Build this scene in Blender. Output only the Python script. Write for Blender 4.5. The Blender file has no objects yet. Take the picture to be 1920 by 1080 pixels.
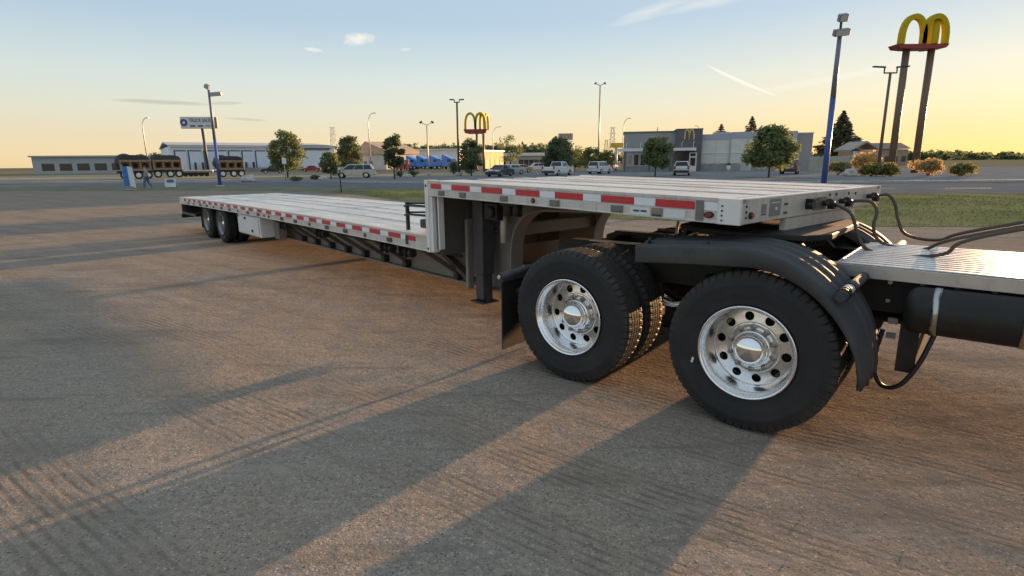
import bpy, bmesh, math, random
from mathutils import Vector, Matrix, noise
R = math.radians
random.seed(7)
scene = bpy.context.scene
col = scene.collection

# ------------------------------------------------------------------ camera
F_PX, PITCH, ROLL, CAM_H = 1057.54, 0.2185, -0.010, 1.6865
cam_d = bpy.data.cameras.new('camera')
cam_d.sensor_width = 36.0
cam_d.lens = 36.0 * F_PX / 1920.0
cam_d.clip_start = 0.05
cam_d.clip_end = 9000
cam = bpy.data.objects.new('camera', cam_d)
col.objects.link(cam)
cam.matrix_world = (Matrix.Translation((0, 0, CAM_H)) @ Matrix.Rotation(math.pi / 2 - PITCH, 4, 'X')
                    @ Matrix.Rotation(ROLL, 4, 'Z'))
scene.camera = cam

# ------------------------------------------------------------------ sky and sun
SUN_AZ, SUN_EL = R(44.0), R(3.6)
world = bpy.data.worlds.new('World')
scene.world = world
world.use_nodes = True
wt = world.node_tree
wt.nodes.clear()


def wn(kind, **kw):
    n = wt.nodes.new(kind)
    for k, v in kw.items():
        setattr(n, k, v)
    return n


def wmath(op, a, b=None, c=None, clamp=False):
    n = wn('ShaderNodeMath', operation=op, use_clamp=clamp)
    for i, s in enumerate((a, b, c)):
        if s is None:
            continue
        if isinstance(s, (int, float)):
            n.inputs[i].default_value = s
        else:
            wt.links.new(s, n.inputs[i])
    return n.outputs[0]


w_out = wn('ShaderNodeOutputWorld')
w_bg = wn('ShaderNodeBackground')
SKY_STRENGTH = 0.05
w_bg.inputs['Strength'].default_value = SKY_STRENGTH
w_sky = wn('ShaderNodeTexSky', sky_type='NISHITA', sun_disc=False, sun_elevation=SUN_EL, sun_rotation=SUN_AZ,
           altitude=300.0, air_density=1.0, dust_density=0.5, ozone_density=3.0)
w_tc = wn('ShaderNodeTexCoord')
w_sep = wn('ShaderNodeSeparateXYZ')
wt.links.new(w_tc.outputs['Generated'], w_sep.inputs[0])
SX, SY, SZ = w_sep.outputs
az = wmath('ARCTAN2', SX, SY)                       # radians right of +Y
el = wmath('ARCSINE', SZ)
# thin cloud: streaks laid out by compass bearing and elevation


def wnoise(sx, sy, detail, tilt=0.0):
    ct, st = math.cos(R(tilt)), math.sin(R(tilt))
    comb = wn('ShaderNodeCombineXYZ')
    u = wmath('ADD', wmath('MULTIPLY', az, ct), wmath('MULTIPLY', el, st))
    v = wmath('SUBTRACT', wmath('MULTIPLY', el, ct), wmath('MULTIPLY', az, st))
    wt.links.new(wmath('MULTIPLY', u, sx), comb.inputs[0])
    wt.links.new(wmath('MULTIPLY', v, sy), comb.inputs[1])
    nz = wn('ShaderNodeTexNoise')
    nz.inputs['Scale'].default_value = 1.0
    nz.inputs['Detail'].default_value = detail
    nz.inputs['Roughness'].default_value = 0.6
    wt.links.new(comb.outputs[0], nz.inputs['Vector'])
    return nz.outputs[0]


PUFF = wnoise(75, 95, 4)
STREAK = wnoise(13, 140, 3, 8)


def wcloud(b, e, hl, hh, tilt, strength, nz, thr=0.5, soft=0.25, bow=0.0):
    ct, st = math.cos(R(tilt)), math.sin(R(tilt))
    dx = wmath('SUBTRACT', az, R(b))
    dy = wmath('SUBTRACT', el, R(e))
    u = wmath('ADD', wmath('MULTIPLY', dx, ct), wmath('MULTIPLY', dy, st))
    v = wmath('SUBTRACT', wmath('MULTIPLY', dy, ct), wmath('MULTIPLY', dx, st))
    if bow:
        v = wmath('SUBTRACT', v, wmath('MULTIPLY', wmath('MULTIPLY', u, u), bow))
    un = wmath('DIVIDE', u, R(hl))
    vn = wmath('DIVIDE', v, R(hh))
    d2 = wmath('ADD', wmath('MULTIPLY', un, un), wmath('MULTIPLY', vn, vn))
    env = wmath('SUBTRACT', 1.0, d2, clamp=True)
    m = wmath('ADD', wmath('MULTIPLY', env, 0.55), wmath('MULTIPLY', nz, 0.75))
    m = wmath('DIVIDE', wmath('SUBTRACT', m, thr), soft, clamp=True)
    m = wmath('MULTIPLY', m, wmath('MULTIPLY', env, 3.0, clamp=True))
    return wmath('MULTIPLY', m, strength)


# small sunlit puff and its scraps, cirrus overhead, contrail
lit = [wcloud(-14.0, 11.1, 2.1, 0.80, 6, 0.70, PUFF, 0.62, 0.35),
       wcloud(-18.0, 10.05, 1.2, 0.26, -6, 0.45, PUFF, 0.60, 0.3),
       wcloud(-9.8, 10.35, 0.9, 0.22, 4, 0.35, PUFF, 0.60, 0.3),
       wcloud(13.2, 13.2, 4.8, 0.75, 16, 0.42, STREAK, 0.50, 0.6),
       wcloud(18.0, 13.5, 5.4, 0.65, 7, 0.36, STREAK, 0.50, 0.6),
       wcloud(21.1, 6.95, 3.7, 0.16, -26, 0.75, STREAK, 0.30, 0.4, 0.4),
       wcloud(28, 6.6, 7.5, 0.45, 8, 0.34, STREAK, 0.52, 0.5)]
dull = [wcloud(-30.3, 5.2, 4.4, 0.22, -1, 0.45, STREAK, 0.42, 0.4),
        wcloud(-25.8, 5.3, 1.7, 0.18, 4, 0.36, STREAK, 0.42, 0.4),
        wcloud(-24.3, 4.0, 2.0, 0.16, -3, 0.34, STREAK, 0.42, 0.4)]


def wsum(l):
    s = l[0]
    for q in l[1:]:
        s = wmath('MAXIMUM', s, q)
    return s


# The Nishita sky of a hazy dusk, its contrast pressed together to raise the ambient light,
# on a cream-to-blue gradient, made brighter overhead to fill the shadows
gam = wn('ShaderNodeGamma')
gam.inputs['Gamma'].default_value = 0.15
wt.links.new(w_sky.outputs[0], gam.inputs['Color'])
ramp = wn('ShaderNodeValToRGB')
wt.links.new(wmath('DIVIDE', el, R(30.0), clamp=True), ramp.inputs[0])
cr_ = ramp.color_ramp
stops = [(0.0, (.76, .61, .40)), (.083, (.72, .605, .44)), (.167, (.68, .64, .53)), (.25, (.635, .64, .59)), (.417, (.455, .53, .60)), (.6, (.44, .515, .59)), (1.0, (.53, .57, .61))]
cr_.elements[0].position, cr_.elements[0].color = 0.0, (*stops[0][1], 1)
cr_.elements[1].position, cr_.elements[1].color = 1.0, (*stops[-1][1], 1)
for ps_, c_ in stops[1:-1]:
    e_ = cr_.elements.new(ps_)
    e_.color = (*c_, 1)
tint = wn('ShaderNodeMix', data_type='RGBA', blend_type='MULTIPLY')
tint.inputs['Factor'].default_value = 1.0
wt.links.new(gam.outputs[0], tint.inputs['A'])
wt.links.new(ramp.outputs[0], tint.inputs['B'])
# warm glow round the low sun
dcos = wmath('COSINE', wmath('SUBTRACT', az, SUN_AZ))
gl_ = wmath('MULTIPLY', wmath('POWER', wmath('MAXIMUM', dcos, 0.0), 3.0), wmath('POWER', 2.718, wmath('MULTIPLY', wmath('MAXIMUM', el, 0.0), -1 / R(5.0))))
warm = wn('ShaderNodeMix', data_type='RGBA', blend_type='MULTIPLY')
wt.links.new(wmath('MULTIPLY', gl_, 1.0, clamp=True), warm.inputs['Factor'])
wt.links.new(tint.outputs['Result'], warm.inputs['A'])
warm.inputs['B'].default_value = (1.0, 0.85, 0.54, 1)
lift = wn('ShaderNodeMix', data_type='RGBA', blend_type='MULTIPLY')
lift.inputs['Factor'].default_value = 1.0
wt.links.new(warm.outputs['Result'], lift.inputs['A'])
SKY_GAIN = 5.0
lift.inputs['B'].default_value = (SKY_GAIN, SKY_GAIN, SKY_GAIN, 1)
mx1 = wn('ShaderNodeMix', data_type='RGBA')
wt.links.new(wsum(lit), mx1.inputs['Factor'])
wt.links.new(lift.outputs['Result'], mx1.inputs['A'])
mx1.inputs['B'].default_value = (4.7, 4.35, 3.75, 1)
mx2 = wn('ShaderNodeMix', data_type='RGBA')
wt.links.new(wsum(dull), mx2.inputs['Factor'])
wt.links.new(mx1.outputs['Result'], mx2.inputs['A'])
mx2.inputs['B'].default_value = (2.0, 1.75, 1.62, 1)
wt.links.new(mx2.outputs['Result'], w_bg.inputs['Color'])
wt.links.new(w_bg.outputs[0], w_out.inputs[0])

sun_d = bpy.data.lights.new('sun', 'SUN')
sun_d.energy = 3.6
sun_d.angle = R(0.6)
sun_d.color = (1.0, 0.57, 0.27)
sun = bpy.data.objects.new('sun', sun_d)
col.objects.link(sun)
to_sun = Vector((math.sin(SUN_AZ) * math.cos(SUN_EL), math.cos(SUN_AZ) * math.cos(SUN_EL), math.sin(SUN_EL)))
sun.rotation_euler = to_sun.to_track_quat('Z', 'Y').to_euler()
sun.location = (20, 25, 12)

vs = scene.view_settings
vs.view_transform = 'Standard'
vs.look = 'None'
vs.exposure = 2.2
vs.gamma = 1.0
vs.use_curve_mapping = False

world.cycles.sampling_method = 'MANUAL'
world.cycles.sample_map_resolution = 512
cy = scene.cycles
cy.max_bounces, cy.diffuse_bounces, cy.glossy_bounces, cy.transmission_bounces = 4, 3, 3, 2
cy.use_adaptive_sampling, cy.adaptive_threshold = True, 0.02
cy.sample_clamp_indirect = 6.0

# ------------------------------------------------------------------ helpers


def ray(px, py):
    """direction of the photograph's pixel (1920x1080), used to read distances off the ground"""
    du, dv = px - 960, py - 540
    cr, sr = math.cos(ROLL), math.sin(ROLL)
    u, v = (cr * du + sr * dv) / F_PX, -(-sr * du + cr * dv) / F_PX
    c, s = math.cos(PITCH), math.sin(PITCH)
    return Vector((u, c + v * s, -s + v * c))


def at(px, py, Y):
    r = ray(px, py)
    t = Y / r.y
    return Vector((0, 0, CAM_H)) + r * t


def gp(px, py, z=0.0):
    r = ray(px, py)
    t = (z - CAM_H) / r.z
    return Vector((0, 0, CAM_H)) + r * t


class MB:
    def __init__(self):
        self.v, self.f, self.s = [], [], []

    def add(self, vs_, fs, smooth=False):
        o = len(self.v)
        self.v += [tuple(p) for p in vs_]
        self.f += [tuple(i + o for i in q) for q in fs]
        self.s += [smooth] * len(fs)
        return self

    def box(self, c, s, rot=None):
        x, y, z = s[0] / 2, s[1] / 2, s[2] / 2
        p = [Vector(q) for q in ((-x, -y, -z), (x, -y, -z), (x, y, -z), (-x, y, -z),
                                 (-x, -y, z), (x, -y, z), (x, y, z), (-x, y, z))]
        if rot is not None:
            p = [rot @ q for q in p]
        c = Vector(c)
        return self.add([q + c for q in p], [(0, 3, 2, 1), (4, 5, 6, 7), (0, 1, 5, 4), (1, 2, 6, 5), (2, 3, 7, 6), (3, 0, 4, 7)])

    def bb(self, a, b):
        lo = [min(a[i], b[i]) for i in range(3)]
        hi = [max(a[i], b[i]) for i in range(3)]
        return self.box([(lo[i] + hi[i]) / 2 for i in range(3)], [hi[i] - lo[i] for i in range(3)])

    def cyl(self, p0, p1, r0, r1=None, n=12, caps=True):
        r1 = r0 if r1 is None else r1
        p0, p1 = Vector(p0), Vector(p1)
        d = (p1 - p0).normalized()
        q = d.orthogonal().normalized()
        w = d.cross(q)
        vv, ff = [], []
        for p, r in ((p0, r0), (p1, r1)):
            for i in range(n):
                t = 2 * math.pi * i / n
                vv.append(p + (q * math.cos(t) + w * math.sin(t)) * r)
        for i in range(n):
            j = (i + 1) % n
            ff.append((i, j, n + j, n + i))
        o = len(self.v)
        self.add(vv, ff, True)
        if caps:
            self.add([], [])
            self.f += [tuple(o + i for i in reversed(range(n))), tuple(o + n + i for i in range(n))]
            self.s += [False, False]
        return self

    def tube(self, pts, r, n=8, caps=True):
        pts = [Vector(p) for p in pts]
        rs = r if isinstance(r, (list, tuple)) else [r] * len(pts)
        vv, ff = [], []
        q = None
        for i, p in enumerate(pts):
            d = (pts[min(i + 1, len(pts) - 1)] - pts[max(i - 1, 0)]).normalized()
            q = d.orthogonal().normalized() if q is None else (q - d * q.dot(d)).normalized()
            w = d.cross(q)
            for k in range(n):
                t = 2 * math.pi * k / n
                vv.append(p + (q * math.cos(t) + w * math.sin(t)) * rs[i])
        for i in range(len(pts) - 1):
            for k in range(n):
                m = (k + 1) % n
                ff.append((i * n + k, i * n + m, (i + 1) * n + m, (i + 1) * n + k))
        o = len(self.v)
        self.add(vv, ff, True)
        if caps:
            L = (len(pts) - 1) * n
            self.f += [tuple(o + k for k in reversed(range(n))), tuple(o + L + k for k in range(n))]
            self.s += [False, False]
        return self

    def prism(self, poly, d0, d1, axis='y', fn=None):
        """polygon of (u, w) pairs swept from d0 to d1 along an axis ('y': u=x w=z, 'x': u=y w=z, 'z': u=x w=y)"""
        def P(u, w, d):
            if axis == 'y':
                return (u, d, w)
            if axis == 'x':
                return (d, u, w)
            return (u, w, d)
        n = len(poly)
        vv = [P(u, w, d0 if fn is None else fn(u, w, d0)) for u, w in poly] + [P(u, w, d1 if fn is None else fn(u, w, d1)) for u, w in poly]
        ff = [tuple(range(n)), tuple(reversed(range(n, 2 * n)))]
        for i in range(n):
            j = (i + 1) % n
            ff.append((j, i, n + i, n + j))
        return self.add(vv, ff)

    def lathe(self, prof, n=48, smooth=True, close=False):
        """profile of (r, y) about the y axis"""
        vv, ff = [], []
        m = len(prof)
        for i in range(n):
            t = 2 * math.pi * i / n
            for r, y in prof:
                vv.append((r * math.cos(t), y, r * math.sin(t)))
        for i in range(n):
            j = (i + 1) % n
            for k in range(m if close else m - 1):
                l = (k + 1) % m
                ff.append((i * m + k, i * m + l, j * m + l, j * m + k))
        return self.add(vv, ff, smooth)

    def sweep(self, sections, closed=True, smooth=False):
        """list of equal-length rings of points"""
        n = len(sections[0])
        vv = [p for s in sections for p in s]
        ff = []
        for i in range(len(sections) - 1):
            for k in range(n if closed else n - 1):
                m = (k + 1) % n
                ff.append((i * n + k, i * n + m, (i + 1) * n + m, (i + 1) * n + k))
        if closed:
            L = (len(sections) - 1) * n
            ff += [tuple(reversed(range(n))), tuple(range(L, L + n))]
        return self.add(vv, ff, smooth)

    def mesh(self, name, bevel=0, seg=1):
        me = bpy.data.meshes.new(name)
        me.from_pydata(self.v, [], self.f)
        bm = bmesh.new()
        bm.from_mesh(me)
        for p, s in zip(bm.faces, self.s):
            p.smooth = s
        bmesh.ops.recalc_face_normals(bm, faces=bm.faces)
        if bevel:
            eds = [e for e in bm.edges if len(e.link_faces) == 2 and e.calc_face_angle(0) > 0.6]
            bmesh.ops.bevel(bm, geom=eds, offset=bevel, segments=seg, affect='EDGES', profile=0.5, clamp_overlap=True)
        bm.to_mesh(me)
        bm.free()
        return me

    def build(self, name, mat, parent=None, bevel=0, seg=1, label=None):
        return obj(name, self.mesh(name, bevel, seg), mat, parent, label)


def obj(name, me, mat, parent=None, label=None):
    o = bpy.data.objects.new(name, me)
    if mat is not None and len(me.materials) == 0:
        me.materials.append(mat)
    col.objects.link(o)
    if parent is not None:
        o.parent = parent
    if label:
        o['label'] = label
    return o


def thing(name, label, cat, loc=(0, 0, 0), rz=0.0, group=None):
    o = bpy.data.objects.new(name, None)
    o.empty_display_size = 0.3
    col.objects.link(o)
    o.location = loc
    o.rotation_euler = (0, 0, rz)
    return tag(o, label, cat, group)


def tag(o, label=None, cat=None, group=None, kind=None):
    if label:
        o['label'] = label
    if cat:
        o['category'] = cat
    if group:
        o['group'] = group
    if kind:
        o['kind'] = kind
    return o


def copy_tree(o, parent=None):
    c = o.copy()
    col.objects.link(c)
    c.parent = parent
    for ch in list(o.children):
        copy_tree(ch, c)
    return c


def at_part(o, loc=None, rz=None):
    if loc is not None:
        o.location = loc
    if rz is not None:
        o.rotation_euler = (0, 0, rz)
    return o


# ------------------------------------------------------------------ materials


def M(name, c, rough=0.6, metal=0.0, var=0.12, scale=6.0, c2=None, bump=0.0, bscale=60.0, stretch=None, spec=0.5,
      trans=0.0, emit=None, coat=0.0, dirt=0.0, dirt_c=(0.16, 0.12, 0.085), streak=0.0, sdir=(14, 14, 0.7)):
    m = bpy.data.materials.new(name)
    m.use_nodes = True
    nt = m.node_tree
    b = nt.nodes['Principled BSDF']
    tc = nt.nodes.new('ShaderNodeTexCoord')
    mp = nt.nodes.new('ShaderNodeMapping')
    nt.links.new(tc.outputs['Object'], mp.inputs[0])
    if stretch:
        mp.inputs['Scale'].default_value = stretch
    nz = nt.nodes.new('ShaderNodeTexNoise')
    nz.inputs['Scale'].default_value = scale
    nz.inputs['Detail'].default_value = 6
    nz.inputs['Roughness'].default_value = 0.6
    nt.links.new(mp.outputs[0], nz.inputs['Vector'])
    rp = nt.nodes.new('ShaderNodeMapRange')
    rp.inputs['From Min'].default_value = 0.3
    rp.inputs['From Max'].default_value = 0.7
    nt.links.new(nz.outputs[0], rp.inputs[0])
    mx = nt.nodes.new('ShaderNodeMix')
    mx.data_type = 'RGBA'
    nt.links.new(rp.outputs[0], mx.inputs['Factor'])
    a = tuple(x * (1 - var) for x in c)
    d = c2 if c2 else tuple(min(1, x * (1 + var)) for x in c)
    mx.inputs['A'].default_value = (*a, 1)
    mx.inputs['B'].default_value = (*d, 1)
    outc = mx.outputs['Result']
    if dirt:
        n2 = nt.nodes.new('ShaderNodeTexNoise')
        n2.inputs['Scale'].default_value = scale * 0.5
        n2.inputs['Detail'].default_value = 9
        n2.inputs['Roughness'].default_value = 0.7
        nt.links.new(tc.outputs['Object'], n2.inputs['Vector'])
        r2 = nt.nodes.new('ShaderNodeMapRange')
        r2.inputs['From Min'].default_value = 0.48
        r2.inputs['From Max'].default_value = 0.72
        r2.inputs['To Max'].default_value = dirt
        nt.links.new(n2.outputs[0], r2.inputs[0])
        m2 = nt.nodes.new('ShaderNodeMix')
        m2.data_type = 'RGBA'
        nt.links.new(r2.outputs[0], m2.inputs['Factor'])
        nt.links.new(outc, m2.inputs['A'])
        m2.inputs['B'].default_value = (*dirt_c, 1)
        outc = m2.outputs['Result']
    if streak:      # run-off streaks and scratches
        mp4 = nt.nodes.new('ShaderNodeMapping')
        mp4.inputs['Scale'].default_value = sdir
        nt.links.new(tc.outputs['Object'], mp4.inputs[0])
        n4 = nt.nodes.new('ShaderNodeTexNoise')
        n4.inputs['Scale'].default_value = 1.6
        n4.inputs['Detail'].default_value = 7
        n4.inputs['Roughness'].default_value = 0.7
        nt.links.new(mp4.outputs[0], n4.inputs['Vector'])
        r4 = nt.nodes.new('ShaderNodeMapRange')
        r4.inputs['From Min'].default_value = 0.50
        r4.inputs['From Max'].default_value = 0.70
        r4.inputs['To Max'].default_value = streak
        nt.links.new(n4.outputs[0], r4.inputs[0])
        m4 = nt.nodes.new('ShaderNodeMix')
        m4.data_type = 'RGBA'
        nt.links.new(r4.outputs[0], m4.inputs['Factor'])
        nt.links.new(outc, m4.inputs['A'])
        m4.inputs['B'].default_value = (*dirt_c, 1)
        outc = m4.outputs['Result']
    nt.links.new(outc, b.inputs['Base Color'])
    rr = nt.nodes.new('ShaderNodeMapRange')
    rr.inputs['To Min'].default_value = max(0.02, rough - 0.08)
    rr.inputs['To Max'].default_value = min(1, rough + 0.1)
    nt.links.new(nz.outputs[0], rr.inputs[0])
    nt.links.new(rr.outputs[0], b.inputs['Roughness'])
    b.inputs['Metallic'].default_value = metal
    b.inputs['Specular IOR Level'].default_value = spec
    b.inputs['Coat Weight'].default_value = coat
    if trans:
        b.inputs['Transmission Weight'].default_value = trans
    if emit:
        b.inputs['Emission Color'].default_value = (*emit[0], 1)
        b.inputs['Emission Strength'].default_value = emit[1]
    if bump:
        n3 = nt.nodes.new('ShaderNodeTexNoise')
        n3.inputs['Scale'].default_value = bscale
        n3.inputs['Detail'].default_value = 5
        nt.links.new(mp.outputs[0], n3.inputs['Vector'])
        bp = nt.nodes.new('ShaderNodeBump')
        bp.inputs['Strength'].default_value = bump
        bp.inputs['Distance'].default_value = 0.01
        nt.links.new(n3.outputs[0], bp.inputs['Height'])
        nt.links.new(bp.outputs[0], b.inputs['Normal'])
    return m



def add_tread_dust(m, r0, r1, c):
    """road dust worked into the tread and shoulder of a wheel (radius about the axle)"""
    nt = m.node_tree
    b = nt.nodes['Principled BSDF']
    src = b.inputs['Base Color'].links[0].from_socket
    tc = nt.nodes.new('ShaderNodeTexCoord')
    sp = nt.nodes.new('ShaderNodeSeparateXYZ')
    nt.links.new(tc.outputs['Object'], sp.inputs[0])
    cb = nt.nodes.new('ShaderNodeCombineXYZ')
    nt.links.new(sp.outputs[0], cb.inputs[0])
    nt.links.new(sp.outputs[2], cb.inputs[1])
    ln = nt.nodes.new('ShaderNodeVectorMath')
    ln.operation = 'LENGTH'
    nt.links.new(cb.outputs[0], ln.inputs[0])
    nz = nt.nodes.new('ShaderNodeTexNoise')
    nz.inputs['Scale'].default_value = 9
    nz.inputs['Detail'].default_value = 6
    nt.links.new(tc.outputs['Object'], nz.inputs['Vector'])
    ad = nt.nodes.new('ShaderNodeMath')
    ad.operation = 'MULTIPLY_ADD'
    nt.links.new(nz.outputs[0], ad.inputs[0])
    ad.inputs[1].default_value = 0.08
    nt.links.new(ln.outputs['Value'], ad.inputs[2])
    mr = nt.nodes.new('ShaderNodeMapRange')
    mr.inputs['From Min'].default_value = r0 + 0.04
    mr.inputs['From Max'].default_value = r1 + 0.04
    mr.inputs['To Max'].default_value = 0.6
    nt.links.new(ad.outputs[0], mr.inputs[0])
    mx = nt.nodes.new('ShaderNodeMix')
    mx.data_type = 'RGBA'
    nt.links.new(mr.outputs[0], mx.inputs['Factor'])
    nt.links.new(src, mx.inputs['A'])
    mx.inputs['B'].default_value = (*c, 1)
    nt.links.new(mx.outputs['Result'], b.inputs['Base Color'])


MAT = dict(
    rail=M('trailer_rail_aluminium', (0.60, 0.58, 0.54), 0.45, 0.15, 0.10, 2.5, dirt=0.55, dirt_c=(0.33, 0.28, 0.22), stretch=(0.6, 1, 3), streak=0.55),
    plank=M('deck_plank_aluminium', (0.74, 0.72, 0.68), 0.5, 0.1, 0.14, 3.0, dirt=0.6, dirt_c=(0.45, 0.39, 0.32), streak=0.6, sdir=(0.5, 16, 16), stretch=(0.25, 3, 3)),
    wood=M('deck_nailer_wood', (0.63, 0.57, 0.49), 0.8, 0, 0.25, 9, bump=0.4, stretch=(0.2, 4, 4)),
    frame=M('trailer_frame_primer', (0.225, 0.212, 0.196), 0.6, 0.1, 0.12, 3.0, dirt=0.5, dirt_c=(0.16, 0.125, 0.09)),
    step=M('step_wall_grey', (0.10, 0.095, 0.09), 0.6, 0.1, 0.15, 4.0, dirt=0.4),
    post=M('corner_post_aluminium', (0.80, 0.79, 0.77), 0.42, 0.1, 0.08, 3.0, dirt=0.3, dirt_c=(0.36, 0.32, 0.27), streak=0.4),
    gear=M('landing_gear_paint', (0.055, 0.058, 0.065), 0.5, 0.2, 0.2, 6, dirt=0.25),
    black=M('black_steel', (0.022, 0.022, 0.022), 0.5, 0.2, 0.2, 7, dirt=0.2, dirt_c=(0.08, 0.065, 0.05)),
    rubber=M('tyre_rubber', (0.027, 0.0275, 0.029), 0.70, 0, 0.15, 5, bump=0.15, bscale=90, dirt=0.25, dirt_c=(0.06, 0.052, 0.045), spec=0.3),
    flap=M('mudflap_rubber', (0.012, 0.012, 0.012), 0.6, 0, 0.2, 6),
    rim=M('polished_aluminium', (0.95, 0.95, 0.96), 0.25, 1.0, 0.05, 18, dirt=0.25, dirt_c=(0.42, 0.40, 0.37)),
    rimin=M('machined_aluminium', (0.78, 0.775, 0.77), 0.26, 1.0, 0.10, 16, dirt=0.3, dirt_c=(0.3, 0.27, 0.24)),
    dullrim=M('dull_wheel', (0.30, 0.30, 0.31), 0.45, 0.7, 0.15, 12, dirt=0.4),
    chrome=M('chrome', (0.88, 0.88, 0.88), 0.04, 1.0, 0.02, 5),
    nut=M('lug_nut_steel', (0.5, 0.49, 0.47), 0.28, 1.0, 0.15, 40, dirt=0.3),
    drum=M('brake_drum', (0.012, 0.011, 0.010), 0.8, 0.3, 0.2, 10),
    fender=M('fender_plastic', (0.060, 0.061, 0.064), 0.72, 0, 0.12, 5, bump=0.05, bscale=120, spec=0.3, dirt=0.35, dirt_c=(0.12, 0.105, 0.09), streak=0.4, sdir=(3, 8, 1.5)),
    chassis=M('tractor_frame_paint', (0.022, 0.020, 0.018), 0.6, 0.2, 0.2, 6, dirt=0.3, dirt_c=(0.09, 0.068, 0.045)),
    catwalk=M('catwalk_aluminium', (0.68, 0.68, 0.68), 0.28, 0.85, 0.08, 8, dirt=0.2),
    hose=M('rubber_hose', (0.10, 0.075, 0.06), 0.55, 0, 0.15, 20),
    red=M('reflective_red', (0.56, 0.035, 0.05), 0.35, 0, 0.10, 12, dirt=0.2, dirt_c=(0.25, 0.10, 0.08)),
    white=M('reflective_white', (0.82, 0.84, 0.88), 0.35, 0, 0.06, 12, dirt=0.2, dirt_c=(0.35, 0.33, 0.30)),
    pocketdark=M('stake_pocket_dark', (0.10, 0.09, 0.085), 0.5, 0.3, 0.2, 10, dirt=0.3),
    pocket=M('stake_pocket_grey', (0.20, 0.19, 0.178), 0.5, 0.4, 0.15, 10, dirt=0.4),
    amber=M('amber_lens', (0.32, 0.10, 0.012), 0.2, 0, 0.1, 20, coat=0.6),
    redlens=M('red_lens', (0.26, 0.03, 0.022), 0.2, 0, 0.1, 20, coat=0.6),
    greysticker=M('grey_sticker', (0.22, 0.225, 0.225), 0.5, 0, 0.1, 30),
    whitesticker=M('white_sticker', (0.72, 0.72, 0.72), 0.5, 0, 0.05, 30),
    ink=M('dark_print', (0.05, 0.055, 0.07), 0.6, 0, 0.05, 30),
    toolbox=M('toolbox_aluminium', (0.70, 0.71, 0.73), 0.45, 0.15, 0.06, 5, dirt=0.25, dirt_c=(0.3, 0.27, 0.24)),
    tan=M('tan_sticker', (0.32, 0.25, 0.12), 0.6, 0, 0.1, 30),
)

add_tread_dust(MAT['rubber'], 0.47, 0.53, (0.075, 0.063, 0.052))
# ================================================================== THE SETTING


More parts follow.
